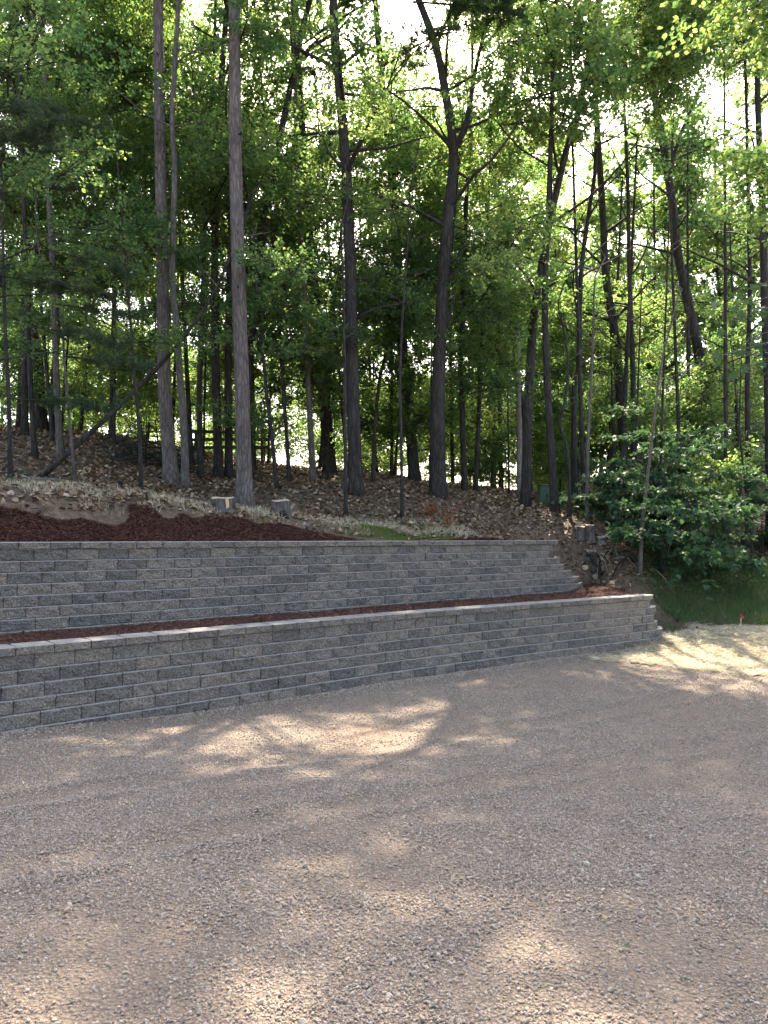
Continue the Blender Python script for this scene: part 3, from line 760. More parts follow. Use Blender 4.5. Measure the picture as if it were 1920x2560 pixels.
# the others, left to right: label, base x, distance, path, width, bark, limbs, top
rows = [
 ('thin dark sapling trunk at the left edge of the picture', 26, 14.5, [(22, 1000), (14, 850), (8, 650), (2, 400)], 11, 'dark_bark', (8, 3.0, 8, .9, 1.8, 'sparse', .85, 2), 9),
 ('slim dark trunk second from the left edge on the leafy slope', 87, 19, [(80, 1020), (74, 900), (66, 700), (60, 500)], 14, 'dark_bark', oak(8, 4, 12, .9, 2, (1.2, 2.4)), 14),
 ('slim lichen speckled trunk standing behind the foot of the leaning dead pole', 153, 19, [(146, 1050), (142, 984), (133, 694), (124, 520), (113, 290), (107, 58)], 17, 'grey_bark', oak(9, 7, 16, 1, 2, (1.5, 2.8)), 17),
 ('dark trunk on the crest at far left whose stem kinks to the left', 105, 25, [(100, 1000), (95, 900), (70, 760), (64, 665), (61, 463), (43, 231), (36, 80)], 27, 'dark_bark', oak(15, 4, 17, 1.25, 3), 20),
 ('dark slim trunk on the crest between two thick ones at far left', 131, 25.5, [(132, 1000), (140, 880), (150, 700)], 17, 'dark_bark', oak(10, 3, 13, 1.2, 3), 15),
 ('thin straight sapling leaning beside the foot of the dead pole', 190, 16.5, [(180, 1120), (172, 1030), (160, 900), (150, 760)], 8, 'grey_bark', (6, 2.5, 5.5, .7, 1.4, 'sparse', .8, 2), 6.5),
 ('thin dark sapling between the dead pole and the left pine', 353, 16.5, [(350, 1100), (338, 960), (330, 860), (318, 700)], 10, 'dark_bark', (7, 2.8, 6.5, .8, 1.6, 'sparse', .85, 2), 7.5),
 ('wavy slim trunk close against the right side of the left pine', 466, 18.5, [(458, 1050), (451, 955), (440, 800), (431, 694), (434, 540), (437, 405), (430, 318), (440, 116), (446, 0)], 19, 'grey_bark', oak(9, 8, 17, 1.0, 2, (1.3, 2.6)), 17),
 ('dark trunk left of the paired straight trunks between the pines', 503, 21, [(499, 1060), (498, 978), (505, 800), (512, 600), (516, 450)], 15, 'dark_bark', oak(9, 5, 14, 1.05, 2, (1.4, 2.8)), 15),
 ('straight dark trunk, left one of a close pair between the pines', 547, 21.5, [(541, 978), (538, 780), (538, 579), (550, 289), (564, 58)], 23, 'dark_bark', oak(11, 7, 17, 1.1, 3), 19),
 ('straight dark trunk, right one of a close pair just left of the nearer pine', 573, 21.8, [(570, 955), (572, 800), (574, 694), (578, 520)], 20, 'dark_bark', oak(9, 6, 15, 1.05, 2), 16),
 ('dark trunk curving out to the right from behind the nearer pine', 622, 22, [(620, 1080), (625, 868), (654, 608), (689, 405), (729, 202), (746, 116), (775, 0)], 25, 'dark_bark', oak(10, 8, 17, 1.05, 3), 17),
 ('thin slanting dark stem right of the nearer pine', 694, 20, [(680, 1094), (668, 1000), (655, 860), (640, 700)], 11, 'dark_bark', (8, 3, 8, 1.0, 2.0, 'sparse', .95, 2), 9),
 ('slim brown trunk between the stump and the thick dark pine', 784, 22, [(770, 950), (768, 868), (758, 665), (746, 492), (740, 380)], 16, 'grey_bark', oak(9, 6, 14, 1.05, 2, (1.5, 3)), 15),
 ('broad dark trunk leaning left behind the slim brown trunk', 826, 26, [(810, 984), (800, 860), (787, 752), (770, 579), (758, 400), (750, 260)], 32, 'dark_bark', oak(13, 6, 19, 1.25, 3), 21),
 ('thin straight stem standing just in front of the thick dark pine', 865, 17.8, [(863, 1100), (862, 950), (857, 694), (854, 560)], 10, 'dark_bark', (6, 3.5, 7, .8, 1.5, 'sparse', .8, 2), 8.5),
 ('thin stem leaning right of the thick dark pine', 932, 23, [(938, 1060), (949, 950), (970, 860), (990, 780)], 11, 'dark_bark', (8, 3, 7, 1, 2, 'broad', .95, 2), 8),
 ('dark trunk tapering up left against the bright gap in the middle', 1038, 26, [(1024, 1050), (1015, 950), (1009, 897), (995, 665), (985, 500)], 29, 'dark_bark', oak(12, 6, 17, 1.2, 3), 19),
 ('slim dark trunk right of the thick forked trunk', 1162, 24, [(1156, 1050), (1154, 950), (1151, 926), (1156, 800), (1160, 665), (1166, 500)], 16, 'dark_bark', oak(9, 5, 14, 1.1, 3), 15),
 ('stout trunk leaning to the right just left of the green box', 1313, 22, [(1318, 1100), (1322, 984), (1336, 781), (1359, 637), (1382, 521), (1417, 370), (1440, 301), (1465, 180)], 25, 'dark_bark', oak(12, 7, 16, 1.15, 3), 16.5),
 ('dark trunk just right of the green box, bent to the left', 1388, 21, [(1380, 1150), (1374, 1066), (1368, 950), (1365, 868), (1362, 723), (1370, 560)], 20, 'dark_bark', oak(10, 5, 13, 1.05, 3), 14),
 ('thin curvy stem right of the green box', 1423, 20.5, [(1424, 1180), (1417, 1120), (1400, 1060), (1420, 960), (1415, 850)], 9, 'dark_bark', (7, 3, 6, .9, 1.8, 'broad', .9, 2), 7),
 ('dark trunk behind the curvy stem, bending right high up', 1437, 24.5, [(1435, 1100), (1437, 950), (1446, 926), (1452, 694), (1469, 550), (1487, 434), (1490, 300)], 16, 'dark_bark', oak(11, 5, 15, 1.15, 3), 16),
 ('thin straight stem rising behind the twin stumps', 1466, 20.5, [(1470, 1100), (1478, 950), (1484, 800), (1488, 690)], 10, 'grey_bark', (7, 3, 7.5, 1.0, 2.0, 'broad', .9, 2), 8),
 ('broad dark trunk behind the maple thicket, leaning left', 1565, 28, [(1558, 1100), (1550, 984), (1539, 839), (1515, 694), (1505, 500)], 25, 'dark_bark', oak(13, 6, 18, 1.25, 3), 20),
 ('slim dark trunk close beside the broad one behind the thicket', 1586, 27, [(1584, 1080), (1582, 926), (1573, 665), (1570, 480)], 16, 'dark_bark', oak(10, 5, 14, 1.15, 3), 15),
 ('pale grey crooked thin trunk rising in front of the maple thicket', 1597, 18.5, [(1604, 1340), (1614, 1239), (1626, 1130), (1634, 1066), (1640, 1010), (1646, 950), (1664, 860), (1678, 810), (1695, 740)], 10, 'grey_bark', (4, 5.0, 6.6, .6, 1.2, 'sparse', .7, 1), 7.2),
 ('dark slim trunk right of the pale crooked trunk', 1698, 25, [(1696, 1050), (1692, 950), (1686, 800)], 11, 'dark_bark', oak(9, 4, 11, 1.1, 2), 12),
 ('tall dark trunk leaning left above the parked car', 1780, 29, [(1768, 1040), (1759, 950), (1750, 897), (1730, 799), (1695, 637), (1683, 521), (1660, 376), (1631, 203), (1615, 60)], 29, 'dark_bark', oak(13, 9, 20, 1.25, 3), 22),
 ('slim dark trunk in front of the white door at right', 1871, 25, [(1870, 1100), (1868, 950), (1874, 752), (1872, 560)], 15, 'dark_bark', oak(10, 6, 15, 1.15, 3), 16),
 ('thick dark trunk at the right edge of the picture', 1925, 24, [(1922, 1000), (1912, 760), (1906, 521), (1896, 300), (1890, 100)], 25, 'dark_bark', oak(12, 6, 17, 1.2, 3), 19),
]
for lab, px, Y, path, w, bk, limbs, top in rows:
    fk = []
    if 'curving out' in lab: fk = [dict(path=[(738, 150), (790, 110), (840, 70), (880, 10)], w=12, n=4, dy=.2)]
    if 'tall dark trunk leaning' in lab: fk = [dict(path=[(1672, 450), (1700, 340), (1740, 250), (1770, 180)], w=14, n=5, dy=.2)]
    top = top if top < 10 else top * 1.22
    T('sapling' if top < 10 else 'broadleaf_tree', lab, 'sapling' if top < 10 else 'tree', px, Y, path, w, bk, limbs, top, 'slim saplings on the slope' if top < 10 else 'leafy trees on the slope', forks=fk, flare=.25, sides=9)
T('broadleaf_tree', 'thick trunk forking high into spreading pale limbs right of the middle', 'tree', 1096, 21, [(1096, 1100), (1096, 978), (1102, 810), (1110, 665), (1122, 520), (1134, 376), (1113, 231), (1090, 116), (1047, 0), (1030, -60)], 38, 'dark_bark', oak(12, 6.5, 15, 1.1, 3), 16, 'leafy trees on the slope', flare=.2, taper_end=.38, sides=12,
  forks=[dict(path=[(1132, 372), (1162, 324), (1189, 174), (1215, 58), (1235, -40)], w=17, n=6, dy=.1), dict(path=[(1113, 240), (1117, 120), (1125, 20), (1130, -80)], w=10, n=4, dy=-.1), dict(path=[(1180, 220), (1225, 160), (1270, 110), (1300, 60)], w=8, n=4),
         dict(path=[(1132, 380), (1090, 300), (1070, 220)], w=7, n=3), dict(path=[(1097, 1000), (1112, 860), (1135, 740), (1150, 650)], w=12, n=2)])
# leafy lower oak boughs in front of the middle
T('broadleaf_tree', 'slim oak with bright leafy boughs in front of the forked trunk', 'tree', 1005, 18.5, [(1003, 1100), (1000, 950), (1008, 760), (1020, 600)], 9, 'dark_bark', (10, 4.5, 9.0, 1.6, 3.0, 'broad', 1.0, 3, .3), 9.5, 'leafy trees on the slope', flare=.2, sides=8)

# leaning dead pole
p0 = W(95, 1193, 17.0); p0[2] = h1(p0[0], p0[1]) - .05
pl = [p0, W(250, 1060, 17.3), W(318, 995, 17.6), W(420, 890, 17.9), W(520, 758, 18.2), W(579, 631, 18.5), W(637, 480, 18.9), W(694, 376, 19.2)]
root = empty('dead_tree', p0); tag(root, 'bare dead pole leaning far over to the right behind both pines', 'dead tree')
sp = spline(pl, .4) - p0; mb = MB(); mb.tube(sp, np.linspace(.062, .02, len(sp)), 9, rough=.06); mb.build('trunk', MAT['dark_bark'], root, True)
for f, az, L in ((.45, 1.2, .6), (.6, 4.0, .8), (.72, .5, .9), (.85, 2.0, 1.0)):
    i = int(f * len(sp)); b = MB(); q = limb_path(sp[i], az, .6, L, 0, 4); b.tube(q, np.linspace(.02, .006, len(q)), 5); b.build('branch', MAT['dead_wood'], root)
# broken snag
b0 = W(1300, 1240, 26); b0[2] = h1(b0[0], 26) - .1
root = empty('dead_tree', b0); tag(root, 'pale broken snag beside the stout right leaning trunk', 'dead tree')
mb = MB(); q = spline([(0, 0, 0), W(1296, 984, 26) - b0, W(1293, 810, 26) - b0], .5); mb.tube(q, np.linspace(.11, .08, len(q)), 9, rough=.05); mb.build('trunk', MAT['pale_bark'], root, True)
mb = MB(); e = q[-1]; mb.tube([e, e + [.03, 0, .2], e + [.06, .02, .42]], [.06, .035, .008], 5); mb.build('broken_top', MAT['pale_bark'], root)

# ------------------------------------------------------------------ filler woods: understorey and the trees behind the crest
def filler(i, x, Y, top, w, kind, sc, limbs_h, n, nf, label, group, name, L=(1.4, 2.8), bk='dark_bark', up=.35):
    px = 960 + F * x / Y
    lean = random.gauss(0, .06)
    z0 = h1(x, Y)
    def pix(h): return (960 + F * (x + lean * h) / Y, 1345 - F * (z0 + h - EYE) / Y)
    return make_tree(name, label, {'broadleaf_tree': 'tree', 'slender_tree': 'tree'}.get(name, name), px, Y, [pix(top * .33), pix(top * .66), pix(top * .95)], w, bk, (n, limbs_h[0], limbs_h[1], L[0], L[1], kind, sc, nf, up), top, group, flare=.2, sides=7)
k_ = 0
xsF = np.linspace(-19, 20, 13)
for i, x in enumerate(xsF):       # tall trees behind the crest
    Y = 40 + 9 * ((i * .618) % 1.0)
    filler(i, x * Y / 38 + random.uniform(-.6, .6), Y, random.uniform(8, 13), random.uniform(8, 14), 'far', random.uniform(1.3, 1.6), (3.0, 12), 10, 3, 'tall leafy tree beyond the crest, lit from behind', 'trees beyond the crest', 'broadleaf_tree', (2.2, 3.8))
for i in range(10):               # more of them at the right, farther off
    Y = 43 + 9 * ((i * .618) % 1.0); px = 1230 + 760 * (i + random.random() * .7) / 10
    filler(i, (px - 960) / F * Y, Y, random.uniform(16, 22), random.uniform(8, 15), 'far', random.uniform(1.5, 1.9), (2.0, 20), 17, 3, 'distant leafy tree rising behind the shed and the car', 'distant trees at the right', 'broadleaf_tree', (2.0, 3.6))
for i in range(20):               # saplings on and behind the crest
    Y = 22 + 9 * ((i * .618 + .3) % 1.0); px = -60 + 2040 * (i + random.random() * .8) / 20
    filler(i, (px - 960) / F * Y, Y, random.uniform(5, 9), random.uniform(5, 9), 'broad', random.uniform(.85, 1.1), (1.2, 8), 9, 2, 'thin leafy sapling among the trunks on the crest', 'saplings on the crest', 'sapling', (.9, 2.0))

for i in range(26):               # slim trees between the bigger trunks
    Y = 21.5 + 10 * ((i * .618 + .45) % 1.0); px = 10 + 1900 * (i + random.random() * .9) / 26
    filler(i, (px - 960) / F * Y, Y, random.uniform(11, 17), random.uniform(8, 14), 'sparse', random.uniform(1.0, 1.3), (5, 16), 11, 3, 'slim dark tree among the trunks', 'slim trees in the middle distance', 'slender_tree', (1.2, 2.4))
for i in range(24):               # low bushes beyond the crest
    Y = 29 + 9 * ((i * .618 + .1) % 1.0); px = -40 + 2000 * (i + random.random() * .8) / 24
    filler(i, (px - 960) / F * Y, Y, random.uniform(3.0, 5.5), random.uniform(3, 5), 'sparse', random.uniform(1.0, 1.3), (.5, 5.0), 9, 3, 'low leafy bush behind the crest, glowing in the sunlight', 'bushes behind the crest', 'bush', (.7, 1.4))

# young white pine with soft drooping boughs at the left
T('pine_tree', 'young white pine with soft blue green boughs at the left edge', 'tree', -60, 14.0, [(-62, 900), (-64, 600), (-66, 300)], 14, 'dark_bark', (16, 1.6, 8, 1.0, 2.2, 'pine', .75, 3, .1), 9, flare=.2, sides=8)
T('pine_tree', 'taller white pine whose dark boughs fill the upper left corner', 'tree', 60, 23.0, [(62, 900), (66, 600), (70, 300), (72, 100)], 18, 'dark_bark', (16, 6.0, 16, 1.6, 3.2, 'pine', 1.15, 3, .15), 17, flare=.2, sides=8)

# maple thicket at the right
for i, (lab, px, Y, hgt, nn) in enumerate((
        ('broad leaved maple shrub, leftmost and lowest of the thicket', 1650, 19.0, 2.4, 9), ('tall maple shrub in the middle of the thicket', 1715, 20.0, 4.4, 10), ('maple shrub at the right of the thicket below the car', 1775, 20.8, 3.2, 8),
        ('maple shrub deep in the thicket behind the pale crooked trunk', 1590, 21.5, 2.6, 8), ('maple shrub at the back of the thicket', 1640, 22.5, 4.4, 13), ('low maple shrub in the dark hollow behind the stumps', 1545, 20.8, 1.2, 5), ('maple shrub on the dark bank at the right edge', 1900, 23, 2.6, 9))):
    x = (px - 960) / F * Y; z0 = h1(x, Y); base = np.array([x, Y, z0 - .05]); root = empty('maple_shrub', base); tag(root, lab, 'shrub', 'maple thicket')
    for s in range(3):
        q = limb_path((0, 0, 0), random.uniform(0, 6.28), 1.35, hgt * random.uniform(.62, .82), 0, 6, .06); b = MB(); b.tube(q, np.linspace(.022, .006, len(q)), 5); b.build('stem', MAT['dark_bark'], root)
        for k in range(nn // 3 + 1):
            o = q[min(len(q) - 1, 1 + int((k + random.random()) / (nn / 3) * (len(q) - 1)))]; az = random.uniform(0, 6.28); pth = limb_path(o, az, .15, random.uniform(.3, .8), .02, 3)
            b = MB(); b.tube(pth, np.linspace(.009, .004, len(pth)), 4, cap=False); bo = b.build('branch', MAT['dark_bark'], root)
            f = link('foliage', random.choice(FOL['maple']), bo); f.location = tuple(pth[-1] - np.array([.4 * math.cos(az), .4 * math.sin(az), 0])); f.rotation_euler = (random.uniform(-.12, .12), random.uniform(-.1, .15), az + random.uniform(-.5, .5)); s_2 = random.uniform(.58, .85); f.scale = (s_2,) * 3

# small seedlings with leaves one can pick out
def maple_leaf_mesh(seed):
    r = np.random.default_rng(seed)
    V, T_ = leaf_cloud(np.zeros((1, 3)), np.array([[1.0, 0, 0]]), np.array([[0, 0, 1.0]]), np.array([1.0]), 'maple'); V = V + r.normal(0, .02, V.shape) * [0, 0, 1]
    return mesh('leaf', V, T_, MAT['maple_leaf'])
LV = [maple_leaf_mesh(i) for i in range(4)]
def seedling(lab, p, hgt, nl, size, spread):
    root = empty('maple_seedling', p); tag(root, lab, 'seedling', 'maple seedlings')
    for s in range(3):
        az = s * 2.1 + random.random(); q = limb_path((0, 0, 0), az, 1.25 - .2 * s, hgt, .03, 5, .08); b = MB(); b.tube(q, np.linspace(.008, .003, len(q)), 4); st = b.build('stem', MAT['dark_bark'], root)
        for k in range(nl // 3):
            o = np.array(q[-1 - (k % 3)]) + np.array([random.gauss(0, spread), random.gauss(0, spread), random.gauss(0, .07)]); l = link('leaf', random.choice(LV), root); l.location = tuple(o)
            l.rotation_euler = (random.gauss(0, .3), random.gauss(.25, .25), random.uniform(0, 6.28)); l.scale = (size * random.uniform(.7, 1.2),) * 3
for lab, px, Y, hg, nl, sz, spd in (('maple seedling with flat leaf layers on the grass below the thicket', 1722, 18.4, .75, 48, .15, .28), ('pale seedling with long drooping leaves at the foot of the pale trunk', 1640, 17.9, .8, 21, .17, .16), ('small seedling with pale leaves behind the twin stumps', 1480, 20.3, .6, 24, .14, .2),
                              ('tiny seedling in the leaf litter above the left mulch', 60, 13.6, .35, 18, .08, .15), ('tiny seedling on the slope right of the lower wall end', 1690, 17.3, .35, 15, .1, .14)):
    x = (px - 960) / F * Y; seedling(lab, (x, Y, h1(x, Y) - .02), hg, nl, sz, spd)

# big-leaved maple bough reaching in from the right
tb = np.array([7.4, 9.6, 0.0]); tb[2] = g1(tb[0], tb[1]) - .1
root = empty('broadleaf_tree', tb); tag(root, 'maple bough with large bright leaves reaching in at the right edge', 'tree')
b = MB(); q = spline([(0, 0, 0), (-.1, .1, 3), (-.1, .1, 6), (.1, .3, 9), (.2, .4, 11)], .5); b.tube(q, np.linspace(.16, .06, len(q)), 10, rough=.04, lobes=[.3, .1]); b.build('trunk', MAT['grey_bark'], root, True)
for ex, ez in ((1915, 640), (1880, 720), (1830, 770), (1790, 815), (1860, 850), (1760, 900), (1830, 930)):
    e = W(ex, ez, 9.5 + random.uniform(-.5, .5)) - tb; o = np.array([-.1, .1, e[2] + .4]); q = spline([o, (o + e) / 2 + [0, 0, .25], e], .3)
    b = MB(); b.tube(q, np.linspace(.03, .004, len(q)), 5, cap=False); bo = b.build('branch', MAT['grey_bark'], root, True)
    for k in range(26):
        f = q[min(len(q) - 1, int(len(q) * random.uniform(.55, 1.0)))] + np.array([random.gauss(0, .16), random.gauss(0, .16), random.gauss(-.04, .07)])
        l = link('leaf', random.choice(LV), bo); l.location = tuple(f); l.rotation_euler = (random.gauss(0, .45), random.gauss(.5, .35), random.uniform(0, 6.28)); l.scale = (.115 * random.uniform(.7, 1.25),) * 3
for k in range(9):
    q = limb_path((-.05, .1, 6.5 + k * .5), 2.4 * k, .5, 2.2, 0, 5); b = MB(); b.tube(q, np.linspace(.03, .006, len(q)), 5, cap=False); bo = b.build('branch', MAT['grey_bark'], root); add_foliage(bo, tb, q, 'broad', 1.0, 3)

# little dark spruce on the slope
x, Y = W(365, 1170, 21)[0], 21.0; base = np.array([x, Y, h1(x, Y) - .05]); root = empty('spruce_sapling', base); tag(root, 'small dark spruce on the slope left of the left pine', 'sapling')
b = MB(); b.tube([(0, 0, 0), (0, 0, 1.5)], [.03, .006], 6); b.build('trunk', MAT['dark_bark'], root)
for k in range(22):
    h = .15 + 1.25 * k / 22; f = link('foliage', random.choice(FOL['spruce']), root); f.location = (0, 0, h); f.rotation_euler = (0, .15, 2.4 * k); s_2 = 1.25 - .9 * k / 22; f.scale = (s_2,) * 3

# ------------------------------------------------------------------ stumps, logs, sticks
def stump(lab, px, Y, dia, hgt, roots=5, bk='stump_bark', tilt=.16, cutc='cut_wood', lean=(0, 0)):
    x = (px - 960) / F * Y; base = np.array([x, Y, h1(x, Y) - .06]); root = empty('tree_stump', base); tag(root, lab, 'stump', 'cut stumps')
    n = 18; hs = [0, .06, .14, hgt * .5, hgt * .85, hgt]; mbk = MB(); ph = random.random() * 6; ring = []
    for h in hs:
        for i in range(n):
            a = 2 * math.pi * i / n; r = dia / 2 * (1 + .35 * math.exp(-h / .12) * (1 + .5 * math.cos(4 * a + ph)) + .05 * math.cos(3 * a + ph) + random.gauss(0, .02)); mbk.v.append((r * math.cos(a) + lean[0] * h, r * math.sin(a) + lean[1] * h, h + (tilt * r * math.sin(a) + .01 * math.cos(3 * a + ph) if h == hgt else 0)))
    for k in range(len(hs) - 1):
        for i in range(n): j = (i + 1) % n; mbk.f.append((k * n + i, k * n + j, k * n + n + j, k * n + n + i))
    topv = mbk.v[-n:]; mbk.build('bark', MAT[bk], root, True)
    c = MB(); c.add([(v[0] * .99, v[1] * .99, v[2] - .004) for v in topv] + [(lean[0] * hgt, lean[1] * hgt, hgt + .002)], [(i, (i + 1) % n, n) for i in range(n)]); c.build('cut_face', MAT[cutc], root)
    for k in range(roots):
        a = 2 * math.pi * (k + random.random() * .5) / max(1, roots); L = dia * random.uniform(.7, 1.1); pts = []
        for f in np.linspace(.3, 1, 5): xx, yy = math.cos(a) * L * f * 1.2, math.sin(a) * L * f * 1.2; pts.append((xx, yy, h1(x + xx, Y + yy) - base[2] + .03 - .06 * f))
        rb = MB(); rb.tube(pts, np.linspace(dia * .13, .012, 5), 6); rb.build('root', MAT[bk], root, True)
    return root
t = stump('wide low grey stump with fresh cut top left of the nearer pine base', 555, 14.0, .40, .28)
b = MB(); b.add([(.10, -.215, .24), (.155, -.20, .25), (.18, -.23, .10), (.13, -.245, .07), (.10, -.19, .22), (.15, -.17, .23), (.17, -.2, .12), (.13, -.2, .1)], [(0, 1, 2, 3), (0, 4, 5, 1), (1, 5, 6, 2), (3, 2, 6, 7), (0, 3, 7, 4)]); b.build('pale_split', plain('fresh split wood', (.52, .34, .19)), t)
t = stump('grey stump with reddish top and dark hollow right of the nearer pine', 703, 15.0, .38, .37, 6, tilt=.15)
k2 = plain('red paint mark', (.12, .035, .03)); b = MB(); b.tube([(-.09, -.165, .33), (-.085, -.175, .29), (-.08, -.18, .25)], [.018, .015, .006], 6); b.build('red_mark', k2, t)
b = MB(); b.tube([(.06, -.33, .03), (.06, -.2, .10)], [.10, .085], 9); b.build('hollow', MAT['black_wood'], t)
stump('left shorter one of the twin stumps by the thicket', 1452, hit(1452, 1348), .22, .36, 0)
stump('right taller one of the twin stumps by the thicket', 1478, hit(1478, 1352), .24, .46, 0, lean=(-.08, 0))
stump('broken mossy stump remnant right of the twin stumps', 1503, hit(1503, 1356), .2, .2, 0, bk='dead_wood')
t = stump('small stump with dark exposed roots on the cut bank below the twin stumps', 1474, hit(1474, 1396), .17, .24, 0)
tb_ = np.array(t.location)
for k in range(18):   # roots hanging out of the bank
    x0_ = random.uniform(-.1, 1.7); y0_ = random.uniform(-.3, .3); a = random.uniform(-2.6, -.5); L = random.uniform(.3, .9); pts = []
    for f in np.linspace(0, 1, 6):
        xx = x0_ + math.cos(a) * L * f; yy = y0_ + math.sin(a) * L * f; pts.append((xx, yy, h1(tb_[0] + xx, tb_[1] + yy) - tb_[2] + .05 + .2 * math.sin(f * 3.1) + random.gauss(0, .015)))
    rb = MB(); rb.tube(pts, np.linspace(.026, .008, 6), 5); rb.build('root', MAT[random.choice(['dark_bark', 'dead_wood', 'dead_wood', 'black_wood'])], t, True)
def log(lab, a, b_, r, bk, ends=True, name='cut_log', lift=.0):
    a = np.array(a); b_ = np.array(b_); root = empty(name, a); tag(root, lab, 'log'); q = spline([(0, 0, 0), (b_ - a) / 2 + [0, 0, random.uniform(-.02, .03)], b_ - a], .12); mb = MB(); mb.tube(q, np.linspace(r, r * .85, len(q)), 10, rough=.05); mb.build('bark', MAT[bk], root, True)
    if ends:
        d = unit(b_ - a); c = MB(); c.tube([-d * .006, d * .01], [r * .93, r * .93], 12); c.build('cut_face', MAT['cut_wood'], root)
    return root
def on(px, Y, up=.05): x = (px - 960) / F * Y; return np.array([x, Y, h1(x, Y) + up])
log('short log with round pale cut end lying below the exposed roots', on(1462, hit(1462, 1422) - .05, .10), on(1462, hit(1462, 1422) - .05, .10) + np.array([.08, .32, .04]), .085, 'dark_bark')
log('charred black branch curving down the mulch slope', on(1474, hit(1476, 1425), .14), on(1503, hit(1502, 1448), .08), .045, 'black_wood', False, 'charred_branch')
log('pale barkless chunk under the charred branch', on(1483, hit(1484, 1446) - .05, .06), on(1494, hit(1492, 1448), .05), .06, 'pale_bark', True)
log('small yellowish log chunk in the mulch right of the second stump', on(760, 14.55, .05), on(772, 14.6, .05), .055, 'dead_wood')
log('long fallen branch lying along the left of the slope', on(5, 15.6, .03), on(150, 16.2, .05), .035, 'dead_wood', False, 'fallen_branch')
log('dark rotten stick at the straw edge right of the lower wall end', on(1738, 17.5, .05), on(1785, 17.2, .03), .022, 'black_wood', False, 'fallen_branch')
x = W(301, 1250, 15.2)[0]; root = empty('post', (x, 15.2, h1(x, 15.2) - .05)); tag(root, 'short black post stub standing alone on the left slope', 'post'); b = MB(); b.box(-.035, .035, -.035, .035, 0, .28, .006); b.build('shaft', MAT['black_wood'], root); b = MB(); b.box(-.04, .04, -.04, .04, .28, .30, .004); b.build('cap', MAT['black_wood'], root)
for i in range(26):
    px = random.uniform(20, 1350); Y = None
    s0_ = random.uniform(-1, 10.5); dd = random.uniform(1.7, 7); p = U0 + UT * s0_ + UN * dd; a = random.uniform(-.7, .7); L = random.uniform(.4, 1.3); pts = []
    for f in np.linspace(-.5, .5, 6): xx = p[0] + math.cos(a) * L * f; yy = p[1] + math.sin(a) * L * f; pts.append((xx, yy, h1(xx, yy) + .025 + random.uniform(0, .03)))
    b = MB(); base = np.array(pts[0]); b.tube([np.array(z) - base for z in pts], np.linspace(random.uniform(.012, .02), .006, 6), 5); o = b.build('stick', MAT['dead_wood'], None, True, tuple(base)); tag(o, 'thin grey dead stick lying on the leafy slope', 'stick', 'sticks lying on the slope')

# withered reddish seedlings
for lab, px, Y in (('withered reddish brown seedling, left one above the moss', 1076, 18.6), ('withered reddish brown seedling, right one above the moss', 1118, 18.2)):
    x = (px - 960) / F * Y; root = empty('withered_seedling', (x, Y, h1(x, Y))); tag(root, lab, 'seedling', 'withered seedlings'); b = MB()
    for k in range(4): b.tube(limb_path((0, 0, 0), k * 1.6, 1.2, .45, 0, 4), np.linspace(.006, .003, 5), 4)
    b.build('stem', MAT['dark_bark'], root); r = np.random.default_rng(px); n = 46; P = r.normal(0, .12, (n, 3)) + [0, 0, .32]; V, T_ = leaf_cloud(P, r.normal(0, 1, (n, 3)) - [0, 0, .6], r.normal(0, 1, (n, 3)), r.uniform(.06, .12, n)); link('foliage', mesh('foliage', V, T_, MAT['brown_leaf']), root)

# ------------------------------------------------------------------ marker stake, green box, rail, shed, car, cabin
x, Y = W(1851, 1575, 17.9)[0], 17.9; root = empty('marker_stake', (x, Y, max(g1(x, Y), h1(x, Y)) - .04)); tag(root, 'thin wooden survey stake with red top in the grass', 'stake')
b = MB(); b.box(-.012, .012, -.012, .012, 0, .25, .002); o = b.build('shaft', plain('raw stake wood', (.48, .38, .25)), root); b = MB(); b.box(-.0135, .0135, -.0135, .0135, .25, .33, .002); b.build('painted_top', plain('fluorescent red paint', (.45, .05, .04)), root)
b = MB(); b.add([(.013, -.005, .25), (.06, -.02, .235), (.058, -.015, .29), (.013, -.005, .31), (.013, .005, .25), (.06, -.01, .235), (.058, -.005, .29), (.013, .005, .31)], [(0, 1, 2, 3), (7, 6, 5, 4), (0, 4, 5, 1), (2, 6, 7, 3), (1, 5, 6, 2)]); b.build('ribbon', plain('red ribbon', (.42, .06, .05)), root); root.rotation_euler = (0, R(4), 0)

gm = plain('green enamel', (.055, .095, .065), .55)
x, Y = W(1359, 1250, 23.6)[0], 23.6; root = empty('utility_box', (x, Y, h1(x, Y) - .05), .2); root.rotation_euler = (0, R(7), .15); tag(root, 'green metal utility box tilted between two trunks', 'utility box')
b = MB(); b.box(-.21, .21, -.17, .17, 0, .62, .015); b.build('cabinet', gm, root); b = MB(); b.box(-.23, .23, -.19, .19, .62, .68, .02); b.build('lid', gm, root); b = MB(); b.box(-.04, .04, -.185, -.172, .30, .38, .004); b.build('latch', plain('dark latch', (.03, .04, .03)), root)

x0_, Y = W(490, 1100, 27)[0], 27.0; zz = h1(W(560, 1100, 27)[0], 27); root = empty('rail_fence', (x0_, Y, zz)); tag(root, 'dark low rail fence with three rails behind the pines', 'fence')
dw = plain('weathered dark timber', (.05, .042, .038), bump=(30, .4, .01))
for k in range(4): b = MB(); b.box(k * .78 - .05, k * .78 + .05, -.05, .05, -.3, .98 + .02 * (k % 2), .008); b.build('post', dw, root)
for z in (.30, .58, .86): b = MB(); b.box(-.2, 2.6, -.085, -.052, z, z + .11, .006); o = b.build('rail', dw, root); o.rotation_euler = (0, R(1.5 * (z - .5)), 0)

